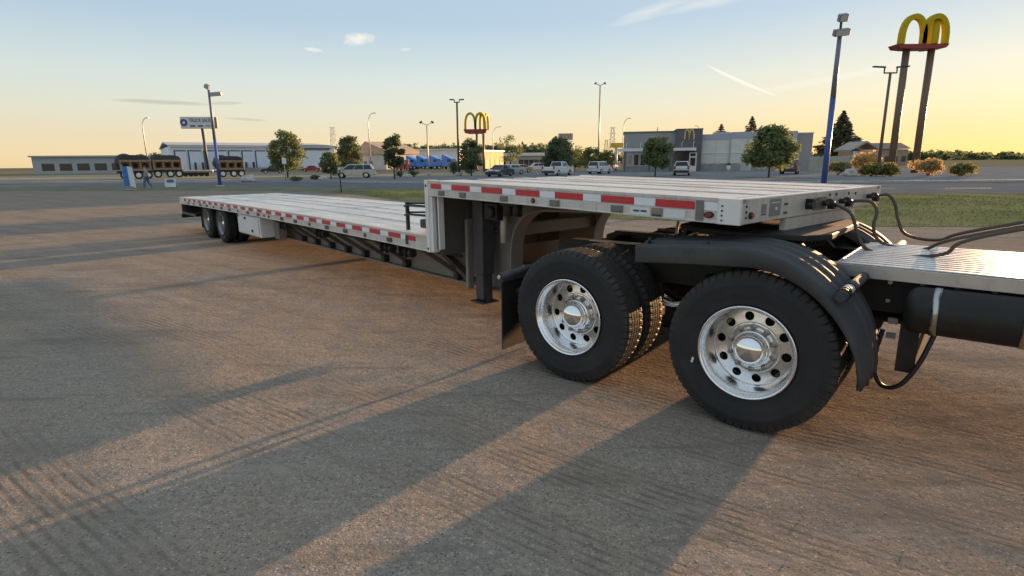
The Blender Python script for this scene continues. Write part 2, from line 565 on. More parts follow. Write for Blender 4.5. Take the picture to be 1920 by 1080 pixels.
def ground_material(name):
    m = bpy.data.materials.new(name)
    m.use_nodes = True
    nt = m.node_tree
    L = nt.links.new
    b = nt.nodes['Principled BSDF']
    b.inputs['Roughness'].default_value = 1.0
    b.inputs['Specular IOR Level'].default_value = 0.0
    tc = nt.nodes.new('ShaderNodeTexCoord')

    def N(kind, **kw):
        n = nt.nodes.new(kind)
        for k, v in kw.items():
            setattr(n, k, v)
        return n

    def noise_(scale, detail=6, rough=0.6, vec=None, dist=0.0):
        n = N('ShaderNodeTexNoise')
        n.inputs['Scale'].default_value = scale
        n.inputs['Detail'].default_value = detail
        n.inputs['Roughness'].default_value = rough
        n.inputs['Distortion'].default_value = dist
        L(vec if vec is not None else tc.outputs['Object'], n.inputs['Vector'])
        return n.outputs[0]

    def rng(s, a, c, d=0.0, e=1.0):
        n = N('ShaderNodeMapRange')
        n.inputs['From Min'].default_value = a
        n.inputs['From Max'].default_value = c
        n.inputs['To Min'].default_value = d
        n.inputs['To Max'].default_value = e
        L(s, n.inputs[0])
        return n.outputs[0]

    def mix(f, a, c):
        n = N('ShaderNodeMix', data_type='RGBA')
        if isinstance(f, float):
            n.inputs['Factor'].default_value = f
        else:
            L(f, n.inputs['Factor'])
        for k, s in (('A', a), ('B', c)):
            if isinstance(s, tuple):
                n.inputs[k].default_value = (*s, 1)
            else:
                L(s, n.inputs[k])
        return n.outputs['Result']

    def mth(op, a, c):
        n = N('ShaderNodeMath', operation=op)
        for i, s in enumerate((a, c)):
            if isinstance(s, (int, float)):
                n.inputs[i].default_value = s
            else:
                L(s, n.inputs[i])
        return n.outputs[0]

    big = noise_(0.22, 4, 0.55)
    mid = noise_(1.7, 6, 0.65)
    fine = noise_(28.0, 4, 0.7)
    grit = noise_(120.0, 2, 0.6)
    base = mix(rng(big, 0.35, 0.65), (0.250, 0.238, 0.225), (0.305, 0.270, 0.238))
    base = mix(rng(noise_(0.5, 5, 0.6), 0.40, 0.62, 0.0, 0.8), base, (0.295, 0.222, 0.155))
    base = mix(rng(mid, 0.38, 0.68, 0.0, 0.65), base, (0.205, 0.200, 0.195))
    base = mix(rng(fine, 0.40, 0.66, 0.0, 0.75), base, (0.36, 0.335, 0.31))
    base = mix(rng(grit, 0.42, 0.60, 0.5, 0.0), base, (0.10, 0.095, 0.09))
    lump = noise_(13.0, 5, 0.7)
    base = mix(rng(lump, 0.54, 0.70, 0.0, 0.55), base, (0.135, 0.122, 0.112))
    base = mix(rng(lump, 0.44, 0.30, 0.0, 0.5), base, (0.335, 0.30, 0.265))
    # light and dark chips of crushed stone
    vor = N('ShaderNodeTexVoronoi')
    vor.inputs['Scale'].default_value = 58.0
    L(tc.outputs['Object'], vor.inputs['Vector'])
    sepc = N('ShaderNodeSeparateColor')
    L(vor.outputs['Color'], sepc.inputs[0])
    chip = mth('MULTIPLY', rng(sepc.outputs[0], 0.74, 0.82), rng(vor.outputs['Distance'], 0.42, 0.30))
    base = mix(mth('MULTIPLY', chip, 0.75), base, (0.42, 0.40, 0.37))
    chip2 = mth('MULTIPLY', rng(sepc.outputs[1], 0.70, 0.80), rng(vor.outputs['Distance'], 0.42, 0.30))
    base = mix(mth('MULTIPLY', chip2, 0.7), base, (0.07, 0.068, 0.066))
    # dark oily scuffs
    mp0 = N('ShaderNodeMapping')
    mp0.inputs['Rotation'].default_value = (0, 0, R(-12))
    mp0.inputs['Scale'].default_value = (0.35, 1.6, 1)
    L(tc.outputs['Object'], mp0.inputs[0])
    scuff = noise_(0.9, 7, 0.62, mp0.outputs[0], 0.4)
    base = mix(rng(scuff, 0.53, 0.70, 0.0, 0.7), base, (0.135, 0.128, 0.124))
    mp1 = N('ShaderNodeMapping')
    mp1.inputs['Rotation'].default_value = (0, 0, R(30))
    mp1.inputs['Scale'].default_value = (0.5, 3.2, 1)
    L(tc.outputs['Object'], mp1.inputs[0])
    scuff2 = noise_(1.6, 5, 0.65, mp1.outputs[0], 0.3)
    base = mix(rng(scuff2, 0.56, 0.68, 0.0, 0.6), base, (0.14, 0.128, 0.118))
    base = mix(rng(scuff2, 0.42, 0.32, 0.0, 0.5), base, (0.31, 0.285, 0.265))

    # tyre tracks: sheaves of fine grooves, straight along the way the truck pulled in and curving where others turned
    sep = N('ShaderNodeSeparateXYZ')
    L(tc.outputs['Object'], sep.inputs[0])
    wob = mth('MULTIPLY', noise_(0.30, 2, 0.5), 0.30)
    brk = rng(noise_(7.0, 4, 0.65), 0.34, 0.60)
    far = rng(noise_(0.33, 3, 0.5), 0.36, 0.54)

    def sheaf(t, period, seed, lo, hi):
        """grooves across the coordinate t, in bands picked by a 1-D noise"""
        n1 = N('ShaderNodeTexNoise', noise_dimensions='1D')
        n1.inputs['Scale'].default_value = 1.0
        n1.inputs['Detail'].default_value = 2.0
        L(mth('ADD', mth('MULTIPLY', t, 1.7), seed), n1.inputs['W'])
        band = rng(n1.outputs[0], lo, hi)
        s_ = mth('SINE', mth('MULTIPLY', mth('ADD', t, mth('MULTIPLY', fine, 0.006)), 6.2832 / period), 0)
        g_ = mth('MULTIPLY', mth('MULTIPLY', rng(s_, -0.2, 1.0), band), brk)
        return g_, band

    def lin(deg):
        c_, d_ = math.cos(R(deg)), math.sin(R(deg))
        return mth('ADD', mth('ADD', mth('MULTIPLY', sep.outputs[0], -d_), mth('MULTIPLY', sep.outputs[1], c_)), wob)

    def rad(cx, cy):
        a_ = mth('SUBTRACT', sep.outputs[0], cx)
        b_ = mth('SUBTRACT', sep.outputs[1], cy)
        return mth('ADD', mth('SQRT', mth('ADD', mth('MULTIPLY', a_, a_), mth('MULTIPLY', b_, b_)), 0), mth('MULTIPLY', wob, 0.5))

    g1, b1 = sheaf(lin(-36), 0.058, 3.1, 0.46, 0.56)
    g2, b2 = sheaf(rad(-34.0, -26.0), 0.062, 11.7, 0.50, 0.60)
    g3, b3 = sheaf(rad(22.0, 40.0), 0.066, 27.3, 0.52, 0.62)
    tr = mth('ADD', mth('MULTIPLY', mth('ADD', g1, mth('MULTIPLY', g2, 0.2)), far), mth('MULTIPLY', g3, 0.25))
    bands = mth('MULTIPLY', mth('ADD', b1, mth('ADD', b2, b3)), 0.5)
    base = mix(rng(bands, 0.1, 1.0, 0.0, 0.30), base, (0.185, 0.165, 0.148))
    base = mix(rng(tr, 0.10, 0.9, 0.0, 0.70), base, (0.120, 0.108, 0.098))
    gain = N('ShaderNodeMix', data_type='RGBA', blend_type='MULTIPLY')
    gain.inputs['Factor'].default_value = 1.0
    L(base, gain.inputs['A'])
    gain.inputs['B'].default_value = (1.24, 1.14, 1.02, 1)
    L(gain.outputs['Result'], b.inputs['Base Color'])
    h = mth('MULTIPLY', tr, -0.30)
    h = mth('ADD', h, mth('MULTIPLY', mid, 1.2))
    h = mth('ADD', h, mth('MULTIPLY', fine, 0.75))
    h = mth('ADD', h, mth('MULTIPLY', grit, 0.25))
    h = mth('ADD', h, mth('MULTIPLY', chip, 0.30))
    h = mth('ADD', h, mth('MULTIPLY', lump, 0.9))
    bp = N('ShaderNodeBump')
    bp.inputs['Strength'].default_value = 0.6
    bp.inputs['Distance'].default_value = 0.007
    L(h, bp.inputs['Height'])
    L(bp.outputs[0], b.inputs['Normal'])
    return m


def axis(lo, hi, fine_lo, fine_hi, step, growth=1.13):
    xs = [fine_lo + i * step for i in range(int((fine_hi - fine_lo) / step) + 1)]
    s, x = step, xs[-1]
    while x < hi:
        s *= growth
        x += s
        xs.append(min(x, hi))
    s, x = step, xs[0]
    while x > lo:
        s *= growth
        x -= s
        xs.insert(0, max(x, lo))
    return xs


def make_ground():
    xs = axis(-2500, 2500, -5.0, 4.0, 0.045)
    ys = axis(-300, 4000, 1.4, 8.5, 0.045)
    vv = []
    for y in ys:
        for x in xs:
            d = math.hypot(x, y - 3)
            k = max(0.0, min(1.0, (14 - d) / 6))
            z = 0.0
            if k > 0:
                z = noise.noise((x * 0.5, y * 0.5, 1)) * 0.010
                z += noise.noise((x * 2.1, y * 2.1, 4)) * 0.005
                z += noise.noise((x * 7.0, y * 7.0, 9)) * 0.0025
                # a pair of shallow wheel ruts crossing in front of the drive wheels
                t = (x + 2.2) * 0.68 + (y - 3.2) * -0.73
                for o in (0.0, 0.34):
                    z -= 0.012 * math.exp(-((t - o - 0.1 * math.sin(x * .8)) / 0.05) ** 2) * (1 if x < 0.6 else 0)
                z = (z - 0.004) * k
            vv.append((x, y, z))
    nx = len(xs)
    ff = [(j * nx + i, j * nx + i + 1, (j + 1) * nx + i + 1, (j + 1) * nx + i) for j in range(len(ys) - 1) for i in range(nx - 1)]
    me = bpy.data.meshes.new('ground')
    me.from_pydata(vv, [], ff)
    me.polygons.foreach_set('use_smooth', [True] * len(ff))
    o = obj('ground', me, ground_material('crushed_stone_lot'))
    tag(o, kind='structure')


make_ground()

# loose stones on the lot: too many to count
def loose_stones():
    mb = MB()
    rnd = random.Random(3)
    for i in range(260):
        y = 1.7 + rnd.random() ** 1.6 * 9
        x = (rnd.random() * 2 - 1) * (1.2 + y * 0.95)
        r = rnd.choice((0.003, 0.004, 0.005)) * (0.7 + rnd.random() * 0.7)
        pts = []
        for k in range(5):
            t = k * 1.2566 + rnd.random() * .5
            pts.append((x + math.cos(t) * r * (0.8 + rnd.random() * .5), y + math.sin(t) * r * (0.8 + rnd.random() * .5), r * 0.15))
        vv = pts + [(x + (rnd.random() - .5) * r * .6, y + (rnd.random() - .5) * r * .6, r * (0.2 + rnd.random() * .2)), (x, y, -0.012)]
        ff = [(k, (k + 1) % 5, 5) for k in range(5)] + [((k + 1) % 5, k, 6) for k in range(5)]
        mb.add(vv, ff)
    o = mb.build('loose_stones', M('stone_chips', (0.26, 0.245, 0.23), 0.85, 0, 0.45, 31))
    tag(o, 'loose stone chips scattered over the crushed stone lot', 'stones', kind='stuff')


loose_stones()


def sheet(name, pts, z, mat, kind='structure'):
    mb = MB()
    mb.add([(x, y, z) for x, y in pts], [tuple(range(len(pts)))])
    o = mb.build(name, mat)
    if o.data.polygons[0].normal.z < 0:
        o.data.flip_normals()
    if kind:
        o['kind'] = kind
    return o


m_asphalt = M('asphalt', (0.17, 0.173, 0.18), 1.0, 0, 0.18, 0.6, spec=0)
m_asphalt2 = M('worn_asphalt', (0.22, 0.22, 0.222), 1.0, 0, 0.18, 0.35, spec=0)
m_paint = M('road_paint', (0.62, 0.62, 0.60), 0.7, 0, 0.1, 3)
m_kerb = M('kerb_concrete', (0.42, 0.405, 0.38), 0.85, 0, 0.12, 2)
m_turf = M('turf_soil', (0.16, 0.19, 0.065), 1.0, 0, 0.25, 0.3, c2=(0.26, 0.235, 0.125), spec=0)
m_dry = M('dry_ground', (0.22, 0.19, 0.12), 1.0, 0, 0.25, 0.25, spec=.0)

NEAR = [(-200, 52), (-120, 49), (-60, 44.5), (-30, 41.5), (-24, 40.8), (-16.5, 38.5), (-9, 33.0), (-4, 25.0), (0, 20.0), (3.2, 17.0), (9, 14.5), (20, 13.0), (60, 10.0), (160, 4)]
FAR = [(-200, 60), (-120, 56), (-60, 51.0), (-30, 48.2), (-24, 47.6), (-16.5, 44.5), (-9, 39.5), (-4, 36.5), (0, 34.0), (3.2, 32.5), (9, 30.5), (20, 28.0), (60, 22.0), (160, 12)]
mb, mb_dry = MB(), MB()
nn = len(NEAR)
for k in range(nn - 1):
    a, b_, c, d = NEAR[k], NEAR[k + 1], FAR[k + 1], FAR[k]
    sub = 6
    for j in range(sub):
        def lp(p, q, t):
            return (p[0] + (q[0] - p[0]) * t, p[1] + (q[1] - p[1]) * t)
        p0, p1 = lp(a, d, j / sub), lp(b_, c, j / sub)
        q0, q1 = lp(a, d, (j + 1) / sub), lp(b_, c, (j + 1) / sub)
        hz = lambda t: 0.006 + 0.10 * math.sin(math.pi * t)
        (mb_dry if b_[0] < -8 else mb).add([(*p0, hz(j / sub)), (*p1, hz(j / sub)), (*q1, hz((j + 1) / sub)), (*q0, hz((j + 1) / sub))], [(0, 1, 2, 3)], True)
tag(mb.build('grass_verge', m_turf), kind='structure')
tag(mb_dry.build('grass_verge', M('worn_turf', (0.20, 0.205, 0.135), 1.0, 0, 0.25, 0.5, c2=(0.24, 0.225, 0.16), spec=0)), kind='structure')

# the road beyond the verge, a kerb along the parking lots, and the ground of the lots
ROAD_FAR = [(x, y + w) for (x, y), w in zip(FAR, (12, 12, 11.5, 11, 11, 11, 11.5, 11.5, 12, 12, 12.5, 14, 18, 24))]
sheet('road', FAR + ROAD_FAR[::-1], 0.008, m_asphalt)
KERB_IN = [(x, y + 0.18) for x, y in ROAD_FAR]
mb = MB()
for k in range(nn - 1):
    if -32 < ROAD_FAR[k][0] < -18:
        continue
    (x0_, y0_), (x1_, y1_) = ROAD_FAR[k], ROAD_FAR[k + 1]
    mb.add([(x0_, y0_, 0), (x1_, y1_, 0), (x1_, y1_ + .2, 0), (x0_, y0_ + .2, 0), (x0_, y0_, .14), (x1_, y1_, .14), (x1_, y1_ + .2, .14), (x0_, y0_ + .2, .14)],
           [(0, 1, 5, 4), (4, 5, 6, 7), (1, 2, 6, 5), (2, 3, 7, 6), (3, 0, 4, 7)])
tag(mb.build('kerb', m_kerb), kind='structure')
sheet('parking_lot', [(x, y + 0.2) for x, y in ROAD_FAR] + [(160, 110), (-200, 125)], 0.012, m_asphalt2)
sheet('far_field', [(-900, 122), (-200, 125), (160, 110), (900, 90), (2000, 3500), (-2000, 3500)], 0.010, m_dry)

sheet('dry_verge', [(-170, 84), (-60, 81), (-4, 80), (-4, 92), (-60, 97), (-170, 104)], 0.018, M('dry_grass_ground', (0.40, 0.32, 0.20), 1.0, 0, 0.2, 0.3, c2=(0.36, 0.35, 0.20), spec=0))
sheet('dry_verge', [(-170, 68), (-34, 69), (-34, 72.5), (-170, 73)], 0.018, bpy.data.materials['dry_grass_ground'])
# tufts of grass along the verge
def verge_grass():
    mb = MB()
    rnd = random.Random(11)
    def edge(poly, x):
        for k in range(len(poly) - 1):
            if poly[k][0] <= x <= poly[k + 1][0]:
                t = (x - poly[k][0]) / (poly[k + 1][0] - poly[k][0])
                return poly[k][1] + t * (poly[k + 1][1] - poly[k][1])
        return None
    for i in range(70000):
        x = -11 + rnd.random() * 41
        t = rnd.random()
        if noise.noise((x * 0.4, t * 3.0, 5)) < -0.18:
            continue
        lo, hi = edge(NEAR, x), edge(FAR, x)
        y = lo + (hi - lo) * t
        z = 0.006 + 0.10 * math.sin(math.pi * t) - 0.01
        h = 0.012 + rnd.random() * 0.024
        a = rnd.random() * 6.283
        w = 0.012 + rnd.random() * .02
        dx, dy = math.cos(a) * w, math.sin(a) * w
        ox, oy = (rnd.random() - .5) * .06, (rnd.random() - .5) * .06
        mb.add([(x - dx, y - dy, z), (x + dx, y + dy, z), (x + ox, y + oy, z + h)], [(0, 1, 2)])
    o = mb.build('verge_grass', M('grass_blades', (0.15, 0.23, 0.055), 0.8, 0, 0.2, 0.35, c2=(0.21, 0.235, 0.075), spec=.1))
    tag(o, 'short green and straw coloured grass along the verge', 'grass', kind='stuff')


verge_grass()

# painted lines on the far parking lot and road
mb = MB()
for px in (1010, 1075, 1180, 1215, 1330, 1370, 1410, 1530):
    p = gp(px, 326)
    mb.add([(p.x - .07, p.y, .016), (p.x + .07, p.y, .016), (p.x + .07, p.y + 5, .016), (p.x - .07, p.y + 5, .016)], [(0, 1, 2, 3)])
tag(mb.build('parking_line', m_paint), kind='structure')
mb = MB()
for k in range(22):
    x = -70 + k * 5
    def ed(poly, x):
        for q in range(len(poly) - 1):
            if poly[q][0] <= x <= poly[q + 1][0]:
                t = (x - poly[q][0]) / (poly[q + 1][0] - poly[q][0])
                return poly[q][1] + t * (poly[q + 1][1] - poly[q][1])
    y, y2 = ed(FAR, x) + 5.6, ed(FAR, x + 2.4) + 5.6
    mb.add([(x, y, .012), (x + 2.4, y2, .012), (x + 2.4, y2 + .14, .012), (x, y + .14, .012)], [(0, 1, 2, 3)])
tag(mb.build('road_line', M('yellow_road_paint', (0.45, 0.34, 0.08), 0.7, 0, 0.15, 3)), kind='structure')
# ================================================================== WHEELS (shared shapes)


def tyre_mesh(name, Rt, Rr, W, lugs=60, tread=0.010, grooves=4):
    """tyre about the y axis, outer face at y=0, inner at y=-W, with cut shoulder lugs and ribs"""
    hw = W / 2
    prof = []                     # (r, y, kind)
    sh = Rt - 0.012
    prof += [(Rr - 0.004, -0.030, 0), (Rr + 0.012, -0.016, 0), (Rr + 0.022, -0.010, 0), (Rr + 0.030, -0.012, 0),
             (Rr + 0.07, 0.000, 0), (Rr + (Rt - Rr) * .45, 0.004, 0), (Rr + (Rt - Rr) * .60, 0.003, 0), (Rr + (Rt - Rr) * .64, 0.0055, 0),
             (Rr + (Rt - Rr) * .68, 0.001, 0), (sh - 0.030, -0.008, 0), (sh - 0.012, -0.016, 1), (sh, -0.022, 1), (Rt - .004, -0.030, 1), (Rt, -0.044, 1)]
    tw = W - 0.088
    n = grooves
    rib = tw / (n + 1)
    for g in range(n):
        y = -0.044 - rib * (g + 1)
        prof += [(Rt, y + 0.006, 2), (Rt - tread, y + 0.004, 0), (Rt - tread, y - 0.004, 0), (Rt, y - 0.006, 2)]
    left = [(r, -W - y, k) for r, y, k in prof[:14]]
    prof = prof + left[::-1]
    NS = lugs * 6
    vv, ff = [], []
    m = len(prof)
    for i in range(NS):
        t = 2 * math.pi * i / NS
        ph = i % 6
        for r, y, k in prof:
            rr, yy = r, y
            if k == 1 and ph == 0:
                rr = r - tread * (0.7 if r > sh - 0.005 else 0.3)
                yy = y + (-0.008 if y > -hw else 0.008)
            if k == 2 and ph == 3:
                rr = r - 0.002
            vv.append((rr * math.cos(t), yy, rr * math.sin(t)))
    for i in range(NS):
        j = (i + 1) % NS
        for k in range(m - 1):
            ff.append((i * m + k, j * m + k, j * m + k + 1, i * m + k + 1))
    me = bpy.data.meshes.new(name)
    me.from_pydata(vv, [], ff)
    sm = []
    for i in range(NS):
        for k in range(m - 1):
            sm.append(k < 9 or k > m - 11)
    me.polygons.foreach_set('use_smooth', sm)
    me.materials.append(MAT['rubber'])
    return me


def holed_disc(mb, r_in, r_out, y_in, y_out, nh, r_h, rad, depth=0.012):
    """ring with round hand holes, conical between y_in and y_out"""
    bm = bmesh.new()
    def circ(c, r, n):
        vs_ = [bm.verts.new((c[0] + r * math.cos(2 * math.pi * i / n), 0, c[1] + r * math.sin(2 * math.pi * i / n))) for i in range(n)]
        return [bm.edges.new((vs_[i], vs_[(i + 1) % n])) for i in range(n)]
    ed = circ((0, 0), r_out, 60) + circ((0, 0), r_in, 60)
    holes = []
    for k in range(nh):
        t = 2 * math.pi * (k + .25) / nh
        c = (r_h * math.cos(t), r_h * math.sin(t))
        holes.append(c)
        ed += circ(c, rad, 16)
    bmesh.ops.triangle_fill(bm, edges=ed, use_beauty=True, normal=(0, 1, 0))
    for f in list(bm.faces):
        c = f.calc_center_median()
        r = math.hypot(c.x, c.z)
        if r < r_in * .97 or any(math.hypot(c.x - h[0], c.z - h[1]) < rad * 0.85 for h in holes):
            bm.faces.remove(f)
    def yy(x, z):
        r = math.hypot(x, z)
        return y_in + (y_out - y_in) * (r - r_in) / (r_out - r_in)
    for v in bm.verts:
        v.co.y = yy(v.co.x, v.co.z)
    bm.verts.ensure_lookup_table()
    mb.add([v.co.copy() for v in bm.verts], [tuple(v.index for v in f.verts) for f in bm.faces])
    for c in holes:
        vv, ff = [], []
        for i in range(16):
            t = 2 * math.pi * i / 16
            x, z = c[0] + rad * math.cos(t), c[1] + rad * math.sin(t)
            vv += [(x, yy(x, z), z), (x * .995, yy(x, z) - depth * 1.6, z * .995)]
        for i in range(16):
            j = (i + 1) % 16
            ff.append((i * 2, j * 2, j * 2 + 1, i * 2 + 1))
        mb.add(vv, ff, True)
    bm.free()


def rim_mesh(name, Rr, W, dish, m_rim='rim', m_disc='rimin'):
    mb = MB()
    s = Rr / 0.30
    # rolled outer lip and the barrel running in to the disc
    mb.lathe([(0.292 * s, -0.020), (0.300 * s, -0.012), (0.302 * s, -0.004), (0.299 * s, 0.002), (0.294 * s, 0.004), (0.288 * s, 0.001),
              (0.284 * s, -0.010), (0.278 * s, -0.022), (0.268 * s, -0.034), (0.262 * s, -0.060), (0.256 * s, -dish + 0.020), (0.250 * s, -dish + 0.004), (0.243 * s, -dish)], 72)
    # back half of the barrel
    mb.lathe([(0.243 * s, -dish - 0.012), (0.255 * s, -dish - 0.05), (0.262 * s, -W + 0.06), (0.285 * s, -W + 0.03), (0.300 * s, -W + 0.012), (0.292 * s, -W)], 48)
    me = mb.mesh(name)
    me.materials.append(MAT[m_rim])
    mb2 = MB()
    holed_disc(mb2, 0.168 * s, 0.2425 * s, -dish + 0.012, -dish, 10, 0.205 * s, 0.0295 * s)
    mb2.lathe([(0.168 * s, -dish + 0.012), (0.166 * s, -dish + 0.017), (0.162 * s, -dish + 0.019), (0.112 * s, -dish + 0.019), (0.110 * s, -dish + 0.012)], 60)
    d = mb2.mesh(name + '_disc')
    d.materials.append(MAT[m_disc])
    return me, d


def nut_mesh():
    mb = MB()
    n = 6
    for r, y0, y1 in ((0.0165, 0.0, 0.024),):
        vv = [(r * math.cos(i * math.pi / 3), y, r * math.sin(i * math.pi / 3)) for y in (y0, y1) for i in range(6)]
        mb.add(vv, [(i, (i + 1) % 6, 6 + (i + 1) % 6, 6 + i) for i in range(6)] + [tuple(range(6, 12))])
    mb.cyl((0, 0.0, 0), (0, 0.004, 0), 0.021, 0.020, 14)
    mb.cyl((0, 0.024, 0), (0, 0.036, 0), 0.009, 0.009, 8)
    me = mb.mesh('lug_nut')
    me.materials.append(MAT['nut'])
    return me


def hub_meshes():
    mb = MB()
    mb.lathe([(0.112, -0.165), (0.112, -0.128), (0.106, -0.120), (0.101, -0.112), (0.096, -0.110)], 48)
    ring = mb.mesh('hub')
    ring.materials.append(MAT['rim'])
    mb = MB()
    prof = [(0.097, -0.112), (0.096, -0.104), (0.093, -0.095)]
    for k in range(13):
        t = k / 12 * math.pi / 2
        prof.append((0.090 * math.cos(t), -0.094 + 0.070 * math.sin(t)))
    mb.lathe(prof, 56)
    cap = mb.mesh('hub_cap')
    cap.materials.append(MAT['chrome'])
    return ring, cap


TY_DRIVE = tyre_mesh('drive_tyre', 0.518, 0.292, 0.275)
TY_TRAIL = tyre_mesh('trailer_tyre', 0.425, 0.246, 0.235, 46)
RIM_D, DISC_D = rim_mesh('wheel_rim', 0.30, 0.235, 0.165)
RIM_T, DISC_T = rim_mesh('small_wheel_rim', 0.252, 0.205, 0.15, 'dullrim', 'dullrim')
NUT = nut_mesh()
HUB, CAP = hub_meshes()


def wheel_pair(parent, loc, side, ty, rim, disc, W, gap, scale_hub=1.0, nuts=True, hub=True):
    """outer and inner dual; loc is the hub centre at the outer face; side +1 faces local +y"""
    rz = 0 if side > 0 else math.pi
    w = obj('wheel', rim, None, parent, None)
    w.location = loc
    w.rotation_euler = (0, random.uniform(0, .6), rz)
    obj('tyre', ty, None, w)
    obj('disc', disc, None, w)
    if hub:
        h = obj('hub', HUB, None, w)
        c = obj('hub_cap', CAP, None, w)
        h.scale = c.scale = (scale_hub, 1, scale_hub)
    if nuts:
        for k in range(10):
            t = 2 * math.pi * (k + .5) / 10
            q = obj('lug_nut', NUT, None, w)
            q.location = (0.1395 * scale_hub * math.cos(t), -0.146, 0.1395 * scale_hub * math.sin(t))
    d = MB()
    d.cyl((0, -0.205, 0), (0, -W - gap - 0.1, 0), 0.215 * scale_hub, n=32)
    d.build('brake_drum', MAT['drum'], w)
    w2 = obj('wheel', rim, None, parent)
    w2.location = (loc[0], loc[1] - side * (W + gap), loc[2])
    w2.rotation_euler = (0, random.uniform(0, .6), rz)
    obj('tyre', ty, None, w2)
    return w


# ================================================================== STEP DECK TRAILER
X0, Y0, TH = 1.4088, 3.4885, 2.2882
LU, LT, WT = 3.50, 15.70, 2.57


def zu(a):
    return 1.453 + 0.0166 * a


def zl(a):          # cambered lower deck
    t = (a - 3.5) / (15.7 - 3.5)
    return 0.912 + 0.10 * t - 0.137 * t * t


trailer = thing('flatbed_trailer', 'long aluminium step deck flatbed trailer with red and white reflective tape along its side rail', 'trailer', (X0, Y0, 0), TH)
T_ = lambda a, b, z: (a, -b, z)


def seg(a0, a1, n):
    return [a0 + (a1 - a0) * i / n for i in range(n + 1)]


def long_bar(name, prof, a0, a1, zf, mat, n=1, bevel=0, parent=trailer):
    """profile of (b, dz) pairs swept along a following the deck height zf"""
    mb = MB()
    mb.sweep([[T_(a, b, zf(a) + dz) for b, dz in prof] for a in seg(a0, a1, n)])
    return mb.build(name, mat, parent, bevel)


# deck planks, each its own piece, with wooden nailing strips between
NP = 13
pw = (WT - 0.16) / NP
for up in (True, False):
    zf = zu if up else zl
    a0, a1, n = (0.10, LU - 0.04, 2) if up else (LU + 0.09, LT - 0.08, 12)
    for k in range(NP):
        b0 = 0.08 + k * pw
        nail = k in (2, 5, 7, 10)
        g = 0.006
        top = -0.012 if nail else -0.002
        if nail:
            prof = [(b0 + g, -.034), (b0 + pw - g, -.034), (b0 + pw - g, top), (b0 + g, top)]
            long_bar('nailing_strip', prof, a0, a1, zf, MAT['wood'] if up else MAT['plank'], n)
        else:      # ribbed extrusion
            c = pw / 4
            prof = [(b0 + g, -.034), (b0 + pw - g, -.034), (b0 + pw - g, top)]
            for q in range(3, 0, -1):
                prof += [(b0 + c * q + .008, top), (b0 + c * q + .004, top - .005), (b0 + c * q - .004, top - .005), (b0 + c * q - .008, top)]
            prof += [(b0 + g, top)]
            long_bar('deck_plank', prof, a0, a1, zf, MAT['plank'], n)


def rail_prof(b, s, h):
    """side rail: flat face with a rolled top lip, a groove above mid height and a bottom flange"""
    return [(b, 0.0), (b, -0.020), (b + s * .004, -0.024), (b + s * .004, -0.088), (b, -0.092), (b, -h + 0.012), (b - s * .004, -h + .006), (b - s * .004, -h), (b + s * .055, -h),
            (b + s * .055, -h + .008), (b + s * .010, -h + .012), (b + s * .010, -.03), (b + s * .078, -.03), (b + s * .078, 0.0)]


long_bar('side_rail', rail_prof(0.0, 1, 0.160), 0.0, LU, zu, MAT['rail'], 3)
long_bar('side_rail', rail_prof(WT, -1, 0.160), 0.0, LU, zu, MAT['rail'], 3)
long_bar('side_rail', rail_prof(0.0, 1, 0.172), LU + .05, LT, zl, MAT['rail'], 14)
long_bar('side_rail', rail_prof(WT, -1, 0.172), LU + .05, LT, zl, MAT['rail'], 14)

# reflective tape, alternating pieces
def tape(a0, a1, zf, mat, b=0.0015, lo=-0.082, hi=-0.030, back=False):
    mb = MB()
    mb.sweep([[T_(a, b + .002, zf(a) + hi), T_(a, b - .0015, zf(a) + hi), T_(a, b - .0015, zf(a) + lo), T_(a, b + .002, zf(a) + lo)] for a in (a0, a1)])
    return mb.build('reflective_strip', mat, trailer)


P = 0.4885
a = 0.314
tape(0.135, 0.305, zu, MAT['white'])
for k in range(7):
    e = min(a + .303, LU - .06)
    tape(a, e, zu, MAT['red'])
    if a + P < LU - .05:
        tape(e + .004, a + P - .004, zu, MAT['white'])
    a += P
a = 3.80
k = 0
while a < LT - .35:
    ws = 0.15 if k == 0 else 0.285
    tape(a, a + ws, zl, MAT['red'], lo=-.085)
    nx = a + (0.325 if k == 0 else P)
    tape(a + ws + .004, nx - .004, zl, MAT['white'], lo=-.085)
    a = nx
    k += 1

# stake pockets and tie-down spools hanging on the rails
for a, w in ((3.24, .10), (2.87, .10), (2.24, .10), (1.597, .11), (0.95, .11)):
    mb = MB()
    z = zu(a)
    mb.bb(T_(a - w / 2, -0.010, z - .096), T_(a + w / 2, 0.002, z - .146))
    mb.bb(T_(a - w / 2 + .012, -0.013, z - .102), T_(a + w / 2 - .012, -0.009, z - .140))
    mb.build('stake_pocket', MAT['pocket'], trailer, 0.002)
for k in range(18):
    a = 4.38 + k * 0.605
    z = zl(a)
    mb = MB()
    if k % 3 != 1:
        mb.bb(T_(a - .055, -0.014, z - .100), T_(a + .055, 0.002, z - .150))
    mb.cyl(T_(a + .03, -.016, z - .128), T_(a + .03, .02, z - .128), .024, n=12)
    mb.build('stake_pocket', MAT['pocketdark'], trailer)

# marker lamps
def lamp(name, a, z, rx, rz, mat, ring=MAT['black']):
    mb = MB()
    pts = [(a + rx * math.cos(t), z + rz * math.sin(t)) for t in [2 * math.pi * i / 20 for i in range(20)]]
    mb.prism(pts, 0.012, -0.002)
    o = mb.build(name, ring, trailer, 0.002)
    mb = MB()
    mb.prism([(a + (u - a) * .72, z + (w - z) * .72) for u, w in pts], 0.019, 0.011)
    mb.build('lens', mat, o, 0.002)


